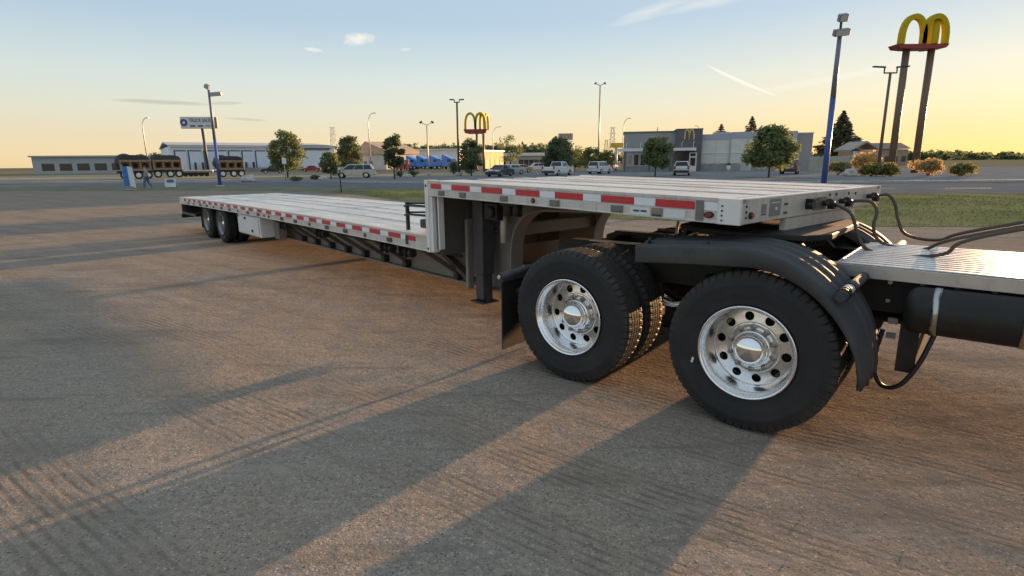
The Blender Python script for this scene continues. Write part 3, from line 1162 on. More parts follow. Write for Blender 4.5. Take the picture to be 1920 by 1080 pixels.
lamp('marker_lamp', 1.855, zu(1.855) - .116, .022, .022, MAT['amber'])
lamp('marker_lamp', 0.205, zu(.2) - .109, .034, .021, MAT['redlens'])
lamp('marker_lamp', 8.9, zl(8.9) - .13, .022, .022, MAT['amber'])

# decals on the upper rail
def plate(name, a0, a1, z0, z1, mat, b=-.0035, parent=trailer):
    mb = MB()
    mb.bb(T_(a0, b, z0), T_(a1, b + .004, z1))
    return mb.build(name, mat, parent)


s = plate('sticker', .66, .83, zu(.7) - .150, zu(.7) - .098, MAT['whitesticker'])
for k in range(2):
    plate('print_line', .685 + k * .065, .735 + k * .065, zu(.7) - .128, zu(.7) - .115, MAT['ink'], -.0055, s)
s = plate('sticker', .555, .648, zu(.6) - .156, zu(.6) - .092, MAT['greysticker'])
plate('print_line', .563, .640, zu(.6) - .118, zu(.6) - .098, MAT['tan'], -.0055, s)
plate('print_line', .563, .640, zu(.6) - .150, zu(.6) - .136, MAT['ink'], -.0055, s)
plate('sticker', .38, .545, zu(.45) - .150, zu(.45) - .094, MAT['whitesticker'])
plate('rail_clamp', .245, .300, zu(.3) - .150, zu(.3) - .022, MAT['pocket'], -.008)

# front corner casting and the front face
mb = MB()
mb.prism([(0.150, zu(.1) + .001), (-0.004, zu(0) + .001), (-0.004, zu(0) - .162), (0.150, zu(.1) - .162)], 0.007, -0.02)
o = mb.build('corner_casting', MAT['post'], trailer, 0.003)
for k in range(4):
    mb = MB()
    z = zu(0) - .045 - k * .030
    mb.cyl(T_(.115, -.012, z), T_(.115, 0, z), .006, n=8)
    mb.build('bolt', MAT['black'], o)
mb = MB()
mb.prism([(0.150, zu(.1) + .001), (-0.004, zu(0) + .001), (-0.004, zu(0) - .162), (0.150, zu(.1) - .162)], -WT - 0.007, -WT + 0.02)
mb.build('corner_casting', MAT['post'], trailer, 0.003)
ff_ = MB()
ff_.bb(T_(0.0, 0.021, zu(0) - .160), T_(.05, WT - .021, zu(0) - .001))
face = ff_.build('front_face', MAT['rail'], trailer, 0.004)
ff_ = MB()
ff_.bb(T_(.05, .08, zu(0) - .003), T_(.098, WT - .08, zu(0) - .03))
ff_.build('front_deck_sill', MAT['post'], trailer, 0.003)
ff_ = MB()
ff_.bb(T_(0.010, 0.68, 1.180), T_(.05, 2.02, zu(0) - .162))
ff_.build('bolster_plate', MAT['rail'], trailer, 0.003)


def fplate(name, b0, b1, z0, z1, mat, a=-.004, parent=face):
    mb = MB()
    mb.bb(T_(a, b0, z0), T_(.001, b1, z1))
    return mb.build(name, mat, parent)


fplate('sticker', .285, .345, 1.352, 1.408, MAT['greysticker'])
fplate('sticker', .282, .350, 1.338, 1.345, MAT['ink'])
fplate('sticker', .395, .555, 1.322, 1.436, MAT['greysticker'])
fplate('sticker', .41, .54, 1.408, 1.414, MAT['whitesticker'], -.006)
fplate('sticker', .47, .50, 1.36, 1.38, MAT['whitesticker'], -.006)
for z in (1.385, 1.325):
    fplate('print_line', .615, .665, z, z + .014, MAT['ink'])
for k in range(3):
    mb = MB()
    mb.cyl(T_(-.007, .075, 1.335 + k * .035), T_(0, .075, 1.335 + k * .035), .007, n=8)
    mb.build('bolt', MAT['black'], face)
mb = MB()
mb.cyl(T_(-.012, .135, 1.345), T_(0, .135, 1.345), .022, n=16)
q = mb.build('marker_lamp', MAT['black'], face)
mb = MB()
mb.cyl(T_(-.020, .135, 1.345), T_(-.011, .135, 1.345), .016, n=16)
mb.build('lens', MAT['redlens'], q)
# electrical socket, gladhands and their plates
mb = MB()
mb.cyl(T_(-.05, .99, 1.368), T_(0, .99, 1.368), .034, n=16)
mb.box(T_(-.03, .99, 1.405), (.06, .06, .012))
mb.build('electrical_socket', MAT['black'], face)
fplate('socket_plate', 1.10, 1.34, 1.318, 1.412, MAT['pocket'], -.006)
GLAD = [(1.27, 1.365), (1.62, 1.362), (2.25, 1.372)]
for b, z in GLAD:
    mb = MB()
    mb.cyl(T_(-.045, b, z), T_(0, b, z), .020, n=12)
    mb.cyl(T_(-.055, b - .02, z + .01), T_(-.055, b + .07, z - .012), .028, n=14)
    mb.box(T_(-.055, b + .045, z - .02), (.045, .06, .05))
    mb.cyl(T_(-.055, b - .075, z - .005), T_(-.055, b - .02, z + .005), .013, n=10)
    mb.build('gladhand', MAT['black'], face, 0.003)
for b, z in ((1.18, 1.40), (1.40, 1.42), (1.53, 1.42), (1.80, 1.415), (1.95, 1.41)):
    mb = MB()
    mb.cyl(T_(-.007, b, z), T_(0, b, z), .011, n=8)
    mb.build('bolt', MAT['black'], face)

# corner post at the step
mb = MB()
for aa, b0, b1, z0, z1 in ((3.50, -.006, .10, 0.735, 1.515),):
    mb.prism([(aa + .058, -b0), (aa - .004, -b0), (aa - .004, -b0 - .022), (aa - .05, -b0 - .022), (aa - .05, -b0 - .10), (aa + .058, -b0 - .10)], z0, z1, 'z')
o = mb.build('corner_post', MAT['post'], trailer, 0.003)
mb = MB()
mb.bb(T_(3.36, .034, .775), T_(3.378, .105, 1.345))
mb.build('flange', MAT['post'], o, 0.002)
mb = MB()
mb.bb(T_(3.378, .060, .760), T_(3.449, .066, 1.345))
mb.build('web', MAT['pocket'], o)
for z in (1.455, .775):
    mb = MB()
    mb.cyl(T_(3.525, -.012, z), T_(3.525, -.004, z), .013, n=10)
    mb.build('bolt', MAT['black'], o)
mb = MB()
mb.prism([(3.558, -WT - .006), (3.45, -WT - .006), (3.45, -WT + .10), (3.558, -WT + .10)], .735, 1.515, 'z')
mb.build('corner_post', MAT['post'], trailer, 0.003)

# wall of the step and its stiffeners
mb = MB()
mb.bb(T_(3.43, .105, .70), T_(3.445, WT - .105, 1.44))
st = mb.build('step_wall', MAT['step'], trailer)
for b in (.45, 1.0, 1.57, 2.12):
    mb = MB()
    mb.bb(T_(3.395, b, .72), T_(3.429, b + .05, 1.34))
    mb.build('stiffener', MAT['step'], st)

# main beams: web plus flanges that drop from the gooseneck down to the lower deck
def beam(bc):
    top = [(0.35, 1.395), (3.40, 1.44)]
    arc = []
    for k in range(9):
        t = k / 8 * math.pi / 2
        arc.append((2.33 + 0.44 * math.sin(t), 0.76 + 0.44 * math.cos(t) + .02))
    low = [(0.35, 1.275), (1.2, 1.262), (2.0, 1.235)] + arc + [(2.79, .38), (2.90, .305), (3.6, .298), (7.0, .298), (9.6, .315), (11.2, .44), (15.3, .47)]
    up = [(15.3, .82), (9.6, .86), (3.43, .86), (3.425, 1.40)]
    mb = MB()
    mb.prism(low + up + [(0.35, 1.385)], -bc + .006, -bc - .006)
    w = mb.build('main_beam', MAT['frame'], trailer)
    mb = MB()
    secs = []
    for i, (a, z) in enumerate(low):
        p0, p1 = low[max(i - 1, 0)], low[min(i + 1, len(low) - 1)]
        d = Vector((p1[0] - p0[0], p1[1] - p0[1])).normalized()
        nx, nz = d.y, -d.x
        hw = .085
        secs.append([T_(a - nx * .009, bc - hw, z - nz * .009), T_(a - nx * .009, bc + hw, z - nz * .009), T_(a + nx * .009, bc + hw, z + nz * .009), T_(a + nx * .009, bc - hw, z + nz * .009)])
    mb.sweep(secs)
    mb.build('flange', MAT['frame'], w)


beam(.62)
beam(1.95)
# cross members
for a in (0.55, 1.05, 1.55, 2.05, 2.55, 3.05):
    mb = MB()
    mb.bb(T_(a - .035, .06, zu(a) - .150), T_(a + .035, WT - .06, zu(a) - .037))
    mb.build('cross_member', MAT['step'], trailer)
a = 3.95
while a < 15.5:
    mb = MB()
    mb.bb(T_(a - .035, .06, zl(a) - .120), T_(a + .035, WT - .06, zl(a) - .037))
    mb.build('cross_member', MAT['frame'], trailer)
    a += 0.605
mb = MB()
mb.bb(T_(2.80, .64, .92), T_(2.90, 1.93, 1.05))
mb.build('bolster_beam', MAT['frame'], trailer, .004)
mb = MB()
mb.bb(T_(0.12, .75, 1.262), T_(1.3, 1.85, 1.276))
mb.build('upper_coupler', MAT['chassis'], trailer)
mb = MB()
mb.cyl(T_(.85, 1.30, 1.13), T_(.85, 1.30, 1.24), .045, n=16)
mb.build('kingpin', MAT['nut'], trailer)

# outriggers: slanting braces from the rail down to the beam foot
for a in (3.78, 4.98, 5.58, 6.19, 6.79, 7.40, 8.0, 8.61):
    mb = MB()
    p0, p1 = Vector(T_(a, .05, zl(a) - .165)), Vector(T_(a, .60, .37))
    d = (p1 - p0)
    rot = d.to_track_quat('Z', 'X').to_matrix()
    mb.box((p0 + p1) / 2, (.05, .05, d.length), rot)
    o = mb.build('outrigger', MAT['step'], trailer, .004)
    mb = MB()
    mb.box(p1 + Vector((0, .03, -.01)), (.09, .10, .09))
    mb.build('bracket', MAT['black'], o, .01)
# winches
for a in (4.16, 4.62, 6.62, 8.15):
    mb = MB()
    z = zl(a) - .174
    mb.bb(T_(a - .075, .02, z), T_(a - .065, .16, z - .14))
    mb.bb(T_(a + .065, .02, z), T_(a + .075, .16, z - .14))
    mb.cyl(T_(a - .11, .09, z - .085), T_(a + .11, .09, z - .085), .035, n=14)
    mb.cyl(T_(a - .15, .09, z - .085), T_(a - .10, .09, z - .085), .055, n=12)
    mb.bb(T_(a - .06, .02, z), T_(a + .06, .16, z - .012))
    mb.build('winch', MAT['black'], trailer, .003)
# air hanger boxes behind the beam (valves, lines)
mb = MB()
mb.tube([T_(3.6, .50, .62), T_(6, .50, .60), T_(9.2, .50, .60), T_(11.5, .55, .62)], .018)
mb.build('air_line', MAT['black'], trailer)

# landing gear
for bc, up_ in ((.42, 0.0), (2.15, .05)):
    mb = MB()
    ac = 3.09
    mb.bb(T_(ac - .085, bc - .085, .50), T_(ac + .085, bc + .085, 1.295))
    leg = mb.build('landing_leg', MAT['gear'], trailer, .012)
    mb = MB()
    mb.bb(T_(ac - .068, bc - .068, .215 + up_), T_(ac + .068, bc + .068, .53))
    mb.build('inner_leg', MAT['gear'], leg, .008)
    mb = MB()
    mb.bb(T_(ac - .115, bc - .115, .185 + up_), T_(ac + .115, bc + .115, .200 + up_))
    mb.bb(T_(ac - .09, bc - .02, .200 + up_), T_(ac + .09, bc + .02, .26 + up_))
    mb.build('foot_pad', MAT['gear'], leg, .004)
    mb = MB()
    mb.bb(T_(ac - .30, bc - .06, 1.10), T_(ac - .09, bc + .04, 1.28))
    mb.cyl(T_(ac - .22, bc - .10, 1.19), T_(ac - .22, bc - .05, 1.19), .06, n=16)
    mb.build('gearbox', MAT['black'], leg, .01)
mb = MB()
mb.cyl(T_(3.09, .50, .95), T_(3.09, 2.07, .95), .03, n=12)
mb.build('landing_gear_shaft', MAT['gear'], trailer)
for a0, a1, z0, z1 in ((3.09, 3.40, .62, 1.02), (4.02, 3.50, .66, .34)):
    mb = MB()
    p0, p1 = Vector(T_(a0, .50, z0)), Vector(T_(a1, .56, z1))
    d = p1 - p0
    mb.box((p0 + p1) / 2, (.05, .10, d.length), d.to_track_quat('Z', 'X').to_matrix())
    mb.build('brace', MAT['gear'], trailer)
mb = MB()
mb.cyl(T_(2.84, .50, .86), T_(2.84, .50, 1.30), .035, n=14)
mb.build('conduit', MAT['rail'], trailer)
mb = MB()
mb.cyl(T_(2.45, .35, 1.17), T_(2.45, .35, 1.30), .05, n=14)
mb.cyl(T_(2.58, .35, 1.17), T_(2.58, .35, 1.30), .05, n=14)
mb.bb(T_(2.40, .30, 1.27), T_(2.66, .40, 1.31))
mb.build('air_valve', MAT['black'], trailer, .006)

mb = MB()
mb.bb(T_(3.30, .36, .30), T_(3.345, .44, 1.08))
mb.build('leg_channel', MAT['frame'], trailer, .004)
# toolbox
mb = MB()
mb.bb(T_(9.30, .03, .355), T_(10.66, .52, .735))
o = mb.build('toolbox', MAT['toolbox'], trailer, .012)
mb = MB()
mb.bb(T_(9.36, .012, .39), T_(10.60, .029, .70))
d = mb.build('door', MAT['toolbox'], o, .006)
for a, z in ((9.7, .46), (10.1, .68), (10.58, .70)):
    mb = MB()
    mb.box(T_(a, .004, z), (.06, .02, .045))
    mb.build('latch', MAT['black'], d, .004)
mb = MB()
mb.bb(T_(9.05, .28, .33), T_(9.28, .40, .74))
mb.build('hanger', MAT['frame'], trailer)

# running gear
for ac in (12.02, 13.26):
    wheel_pair(trailer, T_(ac, .045, .425), 1, TY_TRAIL, RIM_T, DISC_T, .235, .03, .84)
    wheel_pair(trailer, T_(ac, WT - .045, .425), -1, TY_TRAIL, RIM_T, DISC_T, .235, .03, .84, nuts=False)
    mb = MB()
    mb.cyl(T_(ac, .3, .425), T_(ac, WT - .3, .425), .07, n=16)
    mb.build('axle', MAT['chassis'], trailer)
    mb = MB()
    mb.cyl(T_(ac + .35, .62, .50), T_(ac + .35, .62, .72), .13, .12, n=20)
    mb.build('air_bag', MAT['flap'], trailer)
mb = MB()
mb.bb(T_(13.78, .05, .20), T_(13.79, .64, .74))
mb.build('mudflap', MAT['flap'], trailer)
mb = MB()
mb.bb(T_(13.78, WT - .64, .20), T_(13.79, WT - .05, .74))
mb.build('mudflap', MAT['flap'], trailer)
# tail: bulkhead, underride guard, lamps
mb = MB()
mb.bb(T_(LT - .06, .08, zl(15.7) - .18), T_(LT, WT - .08, zl(15.7) - .001))
mb.build('rear_sill', MAT['rail'], trailer, .004)
for b in (0.03, 2.44):
    mb = MB()
    mb.prism([(15.60, .700), (15.695, .700), (15.695, .325), (15.63, .325)], -b, -b - .10)
    mb.build('guard_post', MAT['gear'], trailer)
mb = MB()
mb.bb(T_(15.62, .0, .33), T_(15.70, WT, .42))
mb.build('underride_guard', MAT['black'], trailer, .004)
mb = MB()
mb.bb(T_(14.2, .02, .44), T_(15.60, .05, .50))
mb.build('side_bar', MAT['gear'], trailer)
mb = MB()
mb.bb(T_(14.10, .60, .45), T_(15.60, 2.0, .70))
mb.build('tail_frame', MAT['chassis'], trailer)

mb = MB()
mb.bb(T_(15.40, .06, .44), T_(15.42, WT - .06, .72))
mb.build('tail_shade_panel', MAT['flap'], trailer)  # black panel added to stand for the shaded tail interior
# black chain rack at the step, standing on the lower deck
zr = zl(4) - .002
mb = MB()
mb.box(T_(4.19, .15, zr + .165), (.035, .035, .33))
for z in (.21, .315):
    mb.tube([T_(4.34, .20, zr + z - .045), T_(4.2, .14, zr + z - .02), T_(3.57, .14, zr + z - .01)], .013)
    mb.tube([T_(4.19, .15, zr + z), T_(3.9, .45, zr + z), T_(3.57, .45, zr + z)], .011)
mb.box(T_(3.60, .3, zr + .17), (.03, .5, .30))
tag(mb.build('chain_rack', MAT['black'], trailer, label='black steel rack bolted behind the step'))
mb = MB()
mb.box(T_(3.75, .30, zr + .10), (.30, .34, .10))
mb.build('strap_box', M('dark_green_box', (0.045, 0.055, 0.05), 0.6, 0, .2, 9), trailer, .012)
mb = MB()
mb.box(T_(3.98, .012, zl(4) - .085), (.06, .04, .11))
mb.build('rail_ratchet', MAT['gear'], trailer, .006)
# ================================================================== TRACTOR UNIT
def spline(pts, n=10):
    pts = [Vector(p) for p in pts]
    q = [pts[0] * 2 - pts[1]] + pts + [pts[-1] * 2 - pts[-2]]
    out = []
    for i in range(1, len(q) - 2):
        for k in range(n):
            t = k / n
            p0, p1, p2, p3 = q[i - 1:i + 3]
            out.append(0.5 * ((2 * p1) + (p2 - p0) * t + (2 * p0 - 5 * p1 + 4 * p2 - p3) * t * t + (3 * p1 - p0 - 3 * p2 + p3) * t ** 3))
    out.append(pts[-1])
    return out


HX, HY, TH2 = 1.438, 3.323, 2.4379
AX = 1.338
RT = 0.518
WK = 2.44
tractor = thing('truck_tractor', 'dark road tractor coupled under the trailer with polished wheels and black plastic fenders', 'truck', (HX, HY, 0), TH2)

for ac in (0.0, AX):
    w = wheel_pair(tractor, T_(ac, 0, RT), 1, TY_DRIVE, RIM_D, DISC_D, .275, .055)
    for h_ in w.children:
        if h_.name.startswith('hub'):
            h_.scale = (1.13, 1, 1.13)
    wheel_pair(tractor, T_(ac, WK, RT), -1, TY_DRIVE, RIM_D, DISC_D, .275, .055, nuts=False)
    if ac == 0.0:
        mb = MB()
        t = R(-19)
        mb.box((0.345 * math.cos(t), .0045, 0.345 * math.sin(t)), (.013, .006, .036), Matrix.Rotation(R(-14), 3, 'Y'))
        # the tag sits on the tyre of the near front drive wheel whatever its spin
        tg = mb.build('valve_tag', MAT['whitesticker'], w)
        tg.rotation_euler = (0, -w.rotation_euler[1], 0)
    mb = MB()
    mb.cyl(T_(ac, .3, RT), T_(ac, WK - .3, RT), .085, n=18)
    mb.build('axle', MAT['chassis'], tractor)
    mb = MB()
    mb.lathe([(0.02, -.22), (.14, -.18), (.20, -.06), (.20, .06), (.14, .18), (.02, .22)], 24)
    d = mb.build('differential', MAT['chassis'], tractor)
    d.location = T_(ac, WK / 2, RT)
    for b in (.72, WK - .72):
        mb = MB()
        mb.cyl(T_(ac + .42, b, .55), T_(ac + .42, b, .84), .14, .13, n=20)
        mb.build('air_bag', MAT['flap'], tractor)
        mb = MB()
        mb.bb(T_(ac - .45, b - .05, .45), T_(ac + .55, b + .05, .53))
        mb.build('suspension_arm', MAT['chassis'], tractor, .01)

# frame rails (C section)
for bc, s in ((.79, 1), (1.65, -1)):
    mb = MB()
    rear = [(1.98, .80), (1.90, .72)]
    pr = [(-2.6, .995), (1.85, .995), (1.98, .95)] + rear + [(-2.6, .72)]
    mb.prism(pr, -bc, -bc - s * .012)
    mb.bb(T_(-2.6, bc, .997), T_(1.84, bc + s * .09, 1.006))
    mb.bb(T_(-2.6, bc + s * .014, .722), T_(1.84, bc + s * .09, .731))
    mb.build('frame_rail', MAT['chassis'], tractor)
for a in (-1.5, -.65, .67, 1.75):
    mb = MB()
    mb.bb(T_(a - .05, .805, .76), T_(a + .05, 1.635, .96))
    mb.build('cross_member', MAT['chassis'], tractor)
# bright edge bars seen along the frame behind the fender
mb = MB()
mb.bb(T_(.86, .74, 1.008), T_(1.62, .80, 1.022))
mb.build('trim_bar', MAT['catwalk'], tractor, .003)
mb = MB()
mb.tube([T_(.55, 1.30, 1.075), T_(1.3, 1.42, 1.07)], .010)
mb.build('release_handle', MAT['catwalk'], tractor)
# a short light-coloured air line hanging down from the trailer to the frame
mb = MB()
mb.tube([T_(.92, 1.0, 1.20), T_(.93, 1.0, 1.10), T_(.90, .98, 1.03)], .012)
mb.build('air_line', MAT['rail'], tractor)

# fifth wheel: tilted plate with throat and ramps
mb = MB()
pts = [(.08, .75), (.20, .55), (.62, .52), (.95, .62), (1.16, .80), (1.16, 1.02), (.72, 1.16), (.66, 1.22), (.72, 1.28), (1.16, 1.42), (1.16, 1.64), (.95, 1.82), (.62, 1.92), (.20, 1.89), (.08, 1.69)]
mb.prism([(u - .35, -w) for u, w in pts], 1.165, 1.205, 'z')
fw = mb.build('fifth_wheel', MAT['chassis'], tractor, .006)
for b in (.86, 1.50):
    mb = MB()
    mb.prism([(.0, 1.16), (.50, 1.16), (.65, 1.01), (-.15, 1.01)], -b, -b - .08)
    mb.build('saddle', MAT['chassis'], fw, .006)
mb = MB()
mb.prism([(.75, 1.160), (.77, 1.10), (1.05, 1.01), (1.05, 1.03)], -.80, -1.0)
mb.prism([(.75, 1.160), (.77, 1.10), (1.05, 1.01), (1.05, 1.03)], -1.44, -1.64)
mb.build('ramp', MAT['chassis'], fw)


# fenders: ribbed plastic arch over the front drive wheel
def fender(side):
    path = []                                    # (a, z, normal a, normal z)
    for a_, z_ in ((.76, 1.135), (.55, 1.152), (.35, 1.165), (.18, 1.173)):
        path.append((a_, z_, .03, 1.0))
    rad = .655
    for k in range(0, 17):
        t = R(90 - 2 + k * (100 / 16))
        r = rad - .045 * math.sin(math.pi * k / 16 * .9)
        path.append((r * math.cos(t), RT + r * math.sin(t), math.cos(t), math.sin(t)))
    # section across: distance b from the outer edge, height above the path
    sec = [(-.030, -.115), (-.034, -.020), (-.026, -.004), (-.010, .000)]
    for c in (.14, .29, .44):
        sec += [(c - .045, .000), (c - .030, .010), (c - .012, .014), (c + .012, .014), (c + .030, .010), (c + .045, .000)]
    sec += [(.585, .000), (.600, -.010), (.604, -.06)]
    inner = [(b + (.004 if i < 4 else 0), h - .006) for i, (b, h) in enumerate(sec)][::-1]
    full = sec + inner
    mb = MB()
    rings = []
    n = len(path)
    for i, (a_, z_, na, nz) in enumerate(path):
        l = math.hypot(na, nz)
        na, nz = na / l, nz / l
        taper = 1.0 if i < n - 4 else 1 - .035 * (i - n + 4)
        ring = []
        for b, h in full:
            bb_ = .30 + (b - .30) * taper
            if h < -.05 and i > 3:
                h = max(h, -.115 + .018 * (i - 3) * .35)
            bb2 = bb_ if side > 0 else WK - bb_
            ring.append(T_(a_ + na * h, bb2, z_ + nz * h))
        rings.append(ring)
    mb.sweep(rings, True, True)
    me = mb.mesh('fender')
    f = obj('fender', me, MAT['fender'], tractor)
    return f


fn = fender(1)
fender(-1)
for a_, b_ in ((.70, .06), (.70, .30), (.70, .54), (.30, .06), (.30, .54)):
    mb = MB()
    mb.cyl(T_(a_, b_, 1.140), T_(a_, b_, 1.182), .013, n=8)
    mb.build('fender_bolt', MAT['black'], fn)
# tubular fender arm with clamps, standing proud of the arch
mb = MB()
mb.cyl(T_(-.492, -.06, .962), T_(-.492, .70, .962), .030, n=18)
mb.cyl(T_(-.492, -.064, .962), T_(-.492, -.05, .962), .024, n=18)
arm = mb.build('fender_arm', MAT['fender'], tractor)
mb = MB()
mb.cyl(T_(-.492, .04, .962), T_(-.492, .17, .962), .0335, n=18)
mb.build('sleeve', MAT['catwalk'], arm)
for b in (-.01, .035, .175):
    mb = MB()
    mb.cyl(T_(-.492, b, .962), T_(-.492, b + .012, .962), .038, n=18)
    mb.build('clamp', MAT['black'], arm)
mb = MB()
mb.cyl(T_(-.492, WK + .06, .962), T_(-.492, WK - .75, .962), .030, n=14)
mb.build('fender_arm', MAT['fender'], tractor)

# catwalk of ribbed aluminium
mb = MB()
mb.bb(T_(-.32, .65, 1.008), T_(-1.55, 1.83, 1.026))
cw = mb.build('catwalk', MAT['catwalk'], tractor, .003)
for k in range(14):
    b = .685 + k * .0845
    mb = MB()
    mb.bb(T_(-.34, b, 1.027), T_(-1.53, b + .042, 1.036))
    mb.build('tread_bar', MAT['catwalk'], cw, .003)
mb = MB()
mb.bb(T_(-.315, .64, .955), T_(-.322, 1.84, 1.03))
mb.bb(T_(-.32, .64, .955), T_(-1.55, .649, 1.03))
mb.build('edge_angle', MAT['catwalk'], cw)

# mudflap with its sprung hanger behind the rear drive axle
for s in (1, -1):
    bb = (lambda b: b) if s > 0 else (lambda b: WK - b)
    mb = MB()
    mb.bb(T_(1.985, bb(-.01), .125), T_(1.997, bb(.60), .735))
    mb.build('mudflap', MAT['flap'], tractor)
    mb = MB()
    mb.tube([T_(1.99, bb(-.03), .765), T_(1.99, bb(.62), .795), T_(1.93, bb(.79), .85)], [.030, .032, .03], n=12)
    h = mb.build('mudflap_hanger', MAT['gear'], tractor)
    mb = MB()
    mb.bb(T_(1.972, bb(-.02), .715), T_(2.008, bb(.60), .775))
    mb.build('clamp_plate', MAT['gear'], h, .004)
    mb = MB()
    mb.cyl(T_(1.99, bb(-.05), .762), T_(1.99, bb(-.03), .764), .016, n=10)
    mb.build('end_bolt', MAT['chrome'], h)

# tanks, brackets and lines ahead of the drive axle
mb = MB()
mb.lathe([(0, .02), (.06, .015), (.11, .0), (.135, -.03), (.14, -.06), (.14, -.60), (.135, -.63), (.11, -.66), (.06, -.675), (0, -.68)], 28)
tk_ = mb.build('air_tank', MAT['chassis'], tractor)
tk_.rotation_euler = (0, 0, R(-90))
tk_.location = T_(-.74, .62, .80)
for a in (-.88, -1.28):
    mb = MB()
    mb.lathe([(.141, -.018), (.146, -.018), (.146, .018), (.141, .018)], 28)
    q = mb.build('tank_strap', MAT['nut'], tractor)
    q.rotation_euler = (0, 0, R(90))
    q.location = T_(a, .62, .80)
for k_ in range(9):
    for z in (.80, .92):
        mb = MB()
        a = -.45 - k_ * .17
        mb.cyl(T_(a, .770, z), T_(a, .789, z), .014, n=8)
        mb.build('frame_bolt', MAT['nut'], tractor)
mb = MB()
mb.bb(T_(-.72, .60, .40), T_(-.82, 1.75, .72))
mb.build('hanger_plate', MAT['chassis'], tractor)
mb = MB()
mb.tube([T_(-.35, 1.2, .62), T_(-1.2, 1.22, .60), T_(-2.4, 1.22, .62)], .06, n=14)
mb.build('drive_shaft', MAT['chassis'], tractor)
mb = MB()
mb.tube(spline([T_(-.62, .72, .62), T_(-.60, .66, .42), T_(-.66, .58, .30), T_(-.76, .54, .33), T_(-.84, .56, .48), T_(-.90, .60, .70)], 6), .014, n=10)
mb.build('brake_hose', MAT['black'], tractor)
for b, z in ((.585, .73), (.585, .64)):
    mb = MB()
    mb.box(T_(-.685, b - .06, z), (.05, .012, .035))
    mb.build('data_plate', MAT['pocket'], tractor)

# cab and sleeper ahead of the catwalk
m_cab = M('cab_paint', (0.045, 0.06, 0.10), 0.25, 0.0, 0.05, 3, coat=0.5)
mb = MB()
mb.prism([(-2.35, .95), (-2.35, 3.55), (-2.9, 3.75), (-4.3, 3.45), (-4.9, 2.2), (-6.6, 1.95), (-6.9, .95)], -.05, -2.39)
cab = mb.build('cab', m_cab, tractor, .06, 3)
for b in (-.02, WK + .02):
    mb = MB()
    mb.prism([(-3.9, 2.25), (-3.9, 2.95), (-4.4, 2.95), (-4.7, 2.25)], -b - .02, -b + .02)
    mb.build('side_window', M('cab_glass', (.02, .025, .03), .08, 0, .1, 3), cab)
for s in (1, -1):
    w = obj('wheel', RIM_D, None, tractor)
    w.location = T_(-5.9, .06 if s > 0 else WK - .06, RT)
    w.rotation_euler = (0, 0, 0 if s > 0 else math.pi)
    obj('tyre', TY_DRIVE, None, w)
    obj('disc', DISC_D, None, w)
    mb = MB()
    mb.cyl(T_(-2.6, .35 if s > 0 else WK - .35, .72), T_(-4.3, .35 if s > 0 else WK - .35, .72), .30, n=32)
    mb.build('fuel_tank', MAT['rim'], tractor)

# ------------------------------------------------------------------ hoses between trailer and tractor


def tw(a, b, z):
    return Vector((X0 + a * math.cos(TH) + b * math.sin(TH), Y0 + a * math.sin(TH) - b * math.cos(TH), z))


def kw(a, b, z):
    return Vector((HX + a * math.cos(TH2) + b * math.sin(TH2), HY + a * math.sin(TH2) - b * math.cos(TH2), z))


def hose(label, pts, r, name='air_hose'):
    mb = MB()
    mb.tube(spline(pts), r, n=10)
    o = mb.build(name, MAT['hose'])
    return tag(o, label, 'hose', 'hoses between trailer and tractor')


hose('air hose nearest the viewer, looping from the trailer front down onto the catwalk', [
    tw(-.055, 1.34, 1.355), at(1578, 388, 4.28), at(1597, 402, 4.22), at(1606, 432, 4.18), at(1616, 458, 4.14), at(1640, 474, 4.05), at(1690, 481, 3.90), at(1770, 476, 3.70), at(1860, 440, 3.45), kw(-2.36, 1.05, 1.6)], .0125)
hose('brown air hose in the middle, bending down in front of the grass', [
    tw(-.055, 1.69, 1.35), at(1600, 377, 4.55), at(1632, 378, 4.50), at(1644, 396, 4.45), at(1638, 424, 4.42), at(1645, 448, 4.38), at(1672, 462, 4.30), at(1730, 468, 4.15), at(1830, 440, 3.85), kw(-2.36, 1.30, 1.6)], .0125)
hose('pale air hose farthest from the viewer, arching over the trailer front corner', [
    tw(-.055, 2.32, 1.36), at(1640, 369, 5.00), at(1664, 365, 4.95), at(1678, 382, 4.90), at(1684, 412, 4.85), at(1700, 440, 4.75), at(1760, 450, 4.5), at(1840, 430, 4.2), kw(-2.36, 1.55, 1.6)], .0125)
# coiled electrical cable lying behind the near fender
pts = []
A, B = tw(-.02, .62, 1.135), at(1590, 430, 4.95)
for k in range(20 * 10):
    t = k / (20 * 10 - 1)
    c = A.lerp(B, t)
    c.z -= .05 * math.sin(math.pi * t)
    d = (B - A).normalized()
    q = d.cross(Vector((0, 0, 1))).normalized()
    pts.append(c + (q * math.cos(k * .6283) + Vector((0, 0, 1)) * math.sin(k * .6283)) * .032)
mb = MB()
mb.tube(pts, .0085, n=6)
tag(mb.build('coiled_cable', MAT['black']), 'black coiled electrical cable hanging under the trailer front', 'cable')
# ================================================================== TREES AND SHRUBS


def leaf_mat(name, c, c2, trans=0.42):
    m = M(name, c, 0.7, 0, 0.25, 0.9, c2=c2, spec=0.2)
    nt = m.node_tree
    b = nt.nodes['Principled BSDF']
    tr = nt.nodes.new('ShaderNodeBsdfTranslucent')
    src = b.inputs['Base Color'].links[0].from_socket
    nt.links.new(src, tr.inputs[0])
    ms = nt.nodes.new('ShaderNodeMixShader')
    ms.inputs[0].default_value = trans
    nt.links.new(b.outputs[0], ms.inputs[1])
    nt.links.new(tr.outputs[0], ms.inputs[2])
    nt.links.new(ms.outputs[0], nt.nodes['Material Output'].inputs[0])
    return m


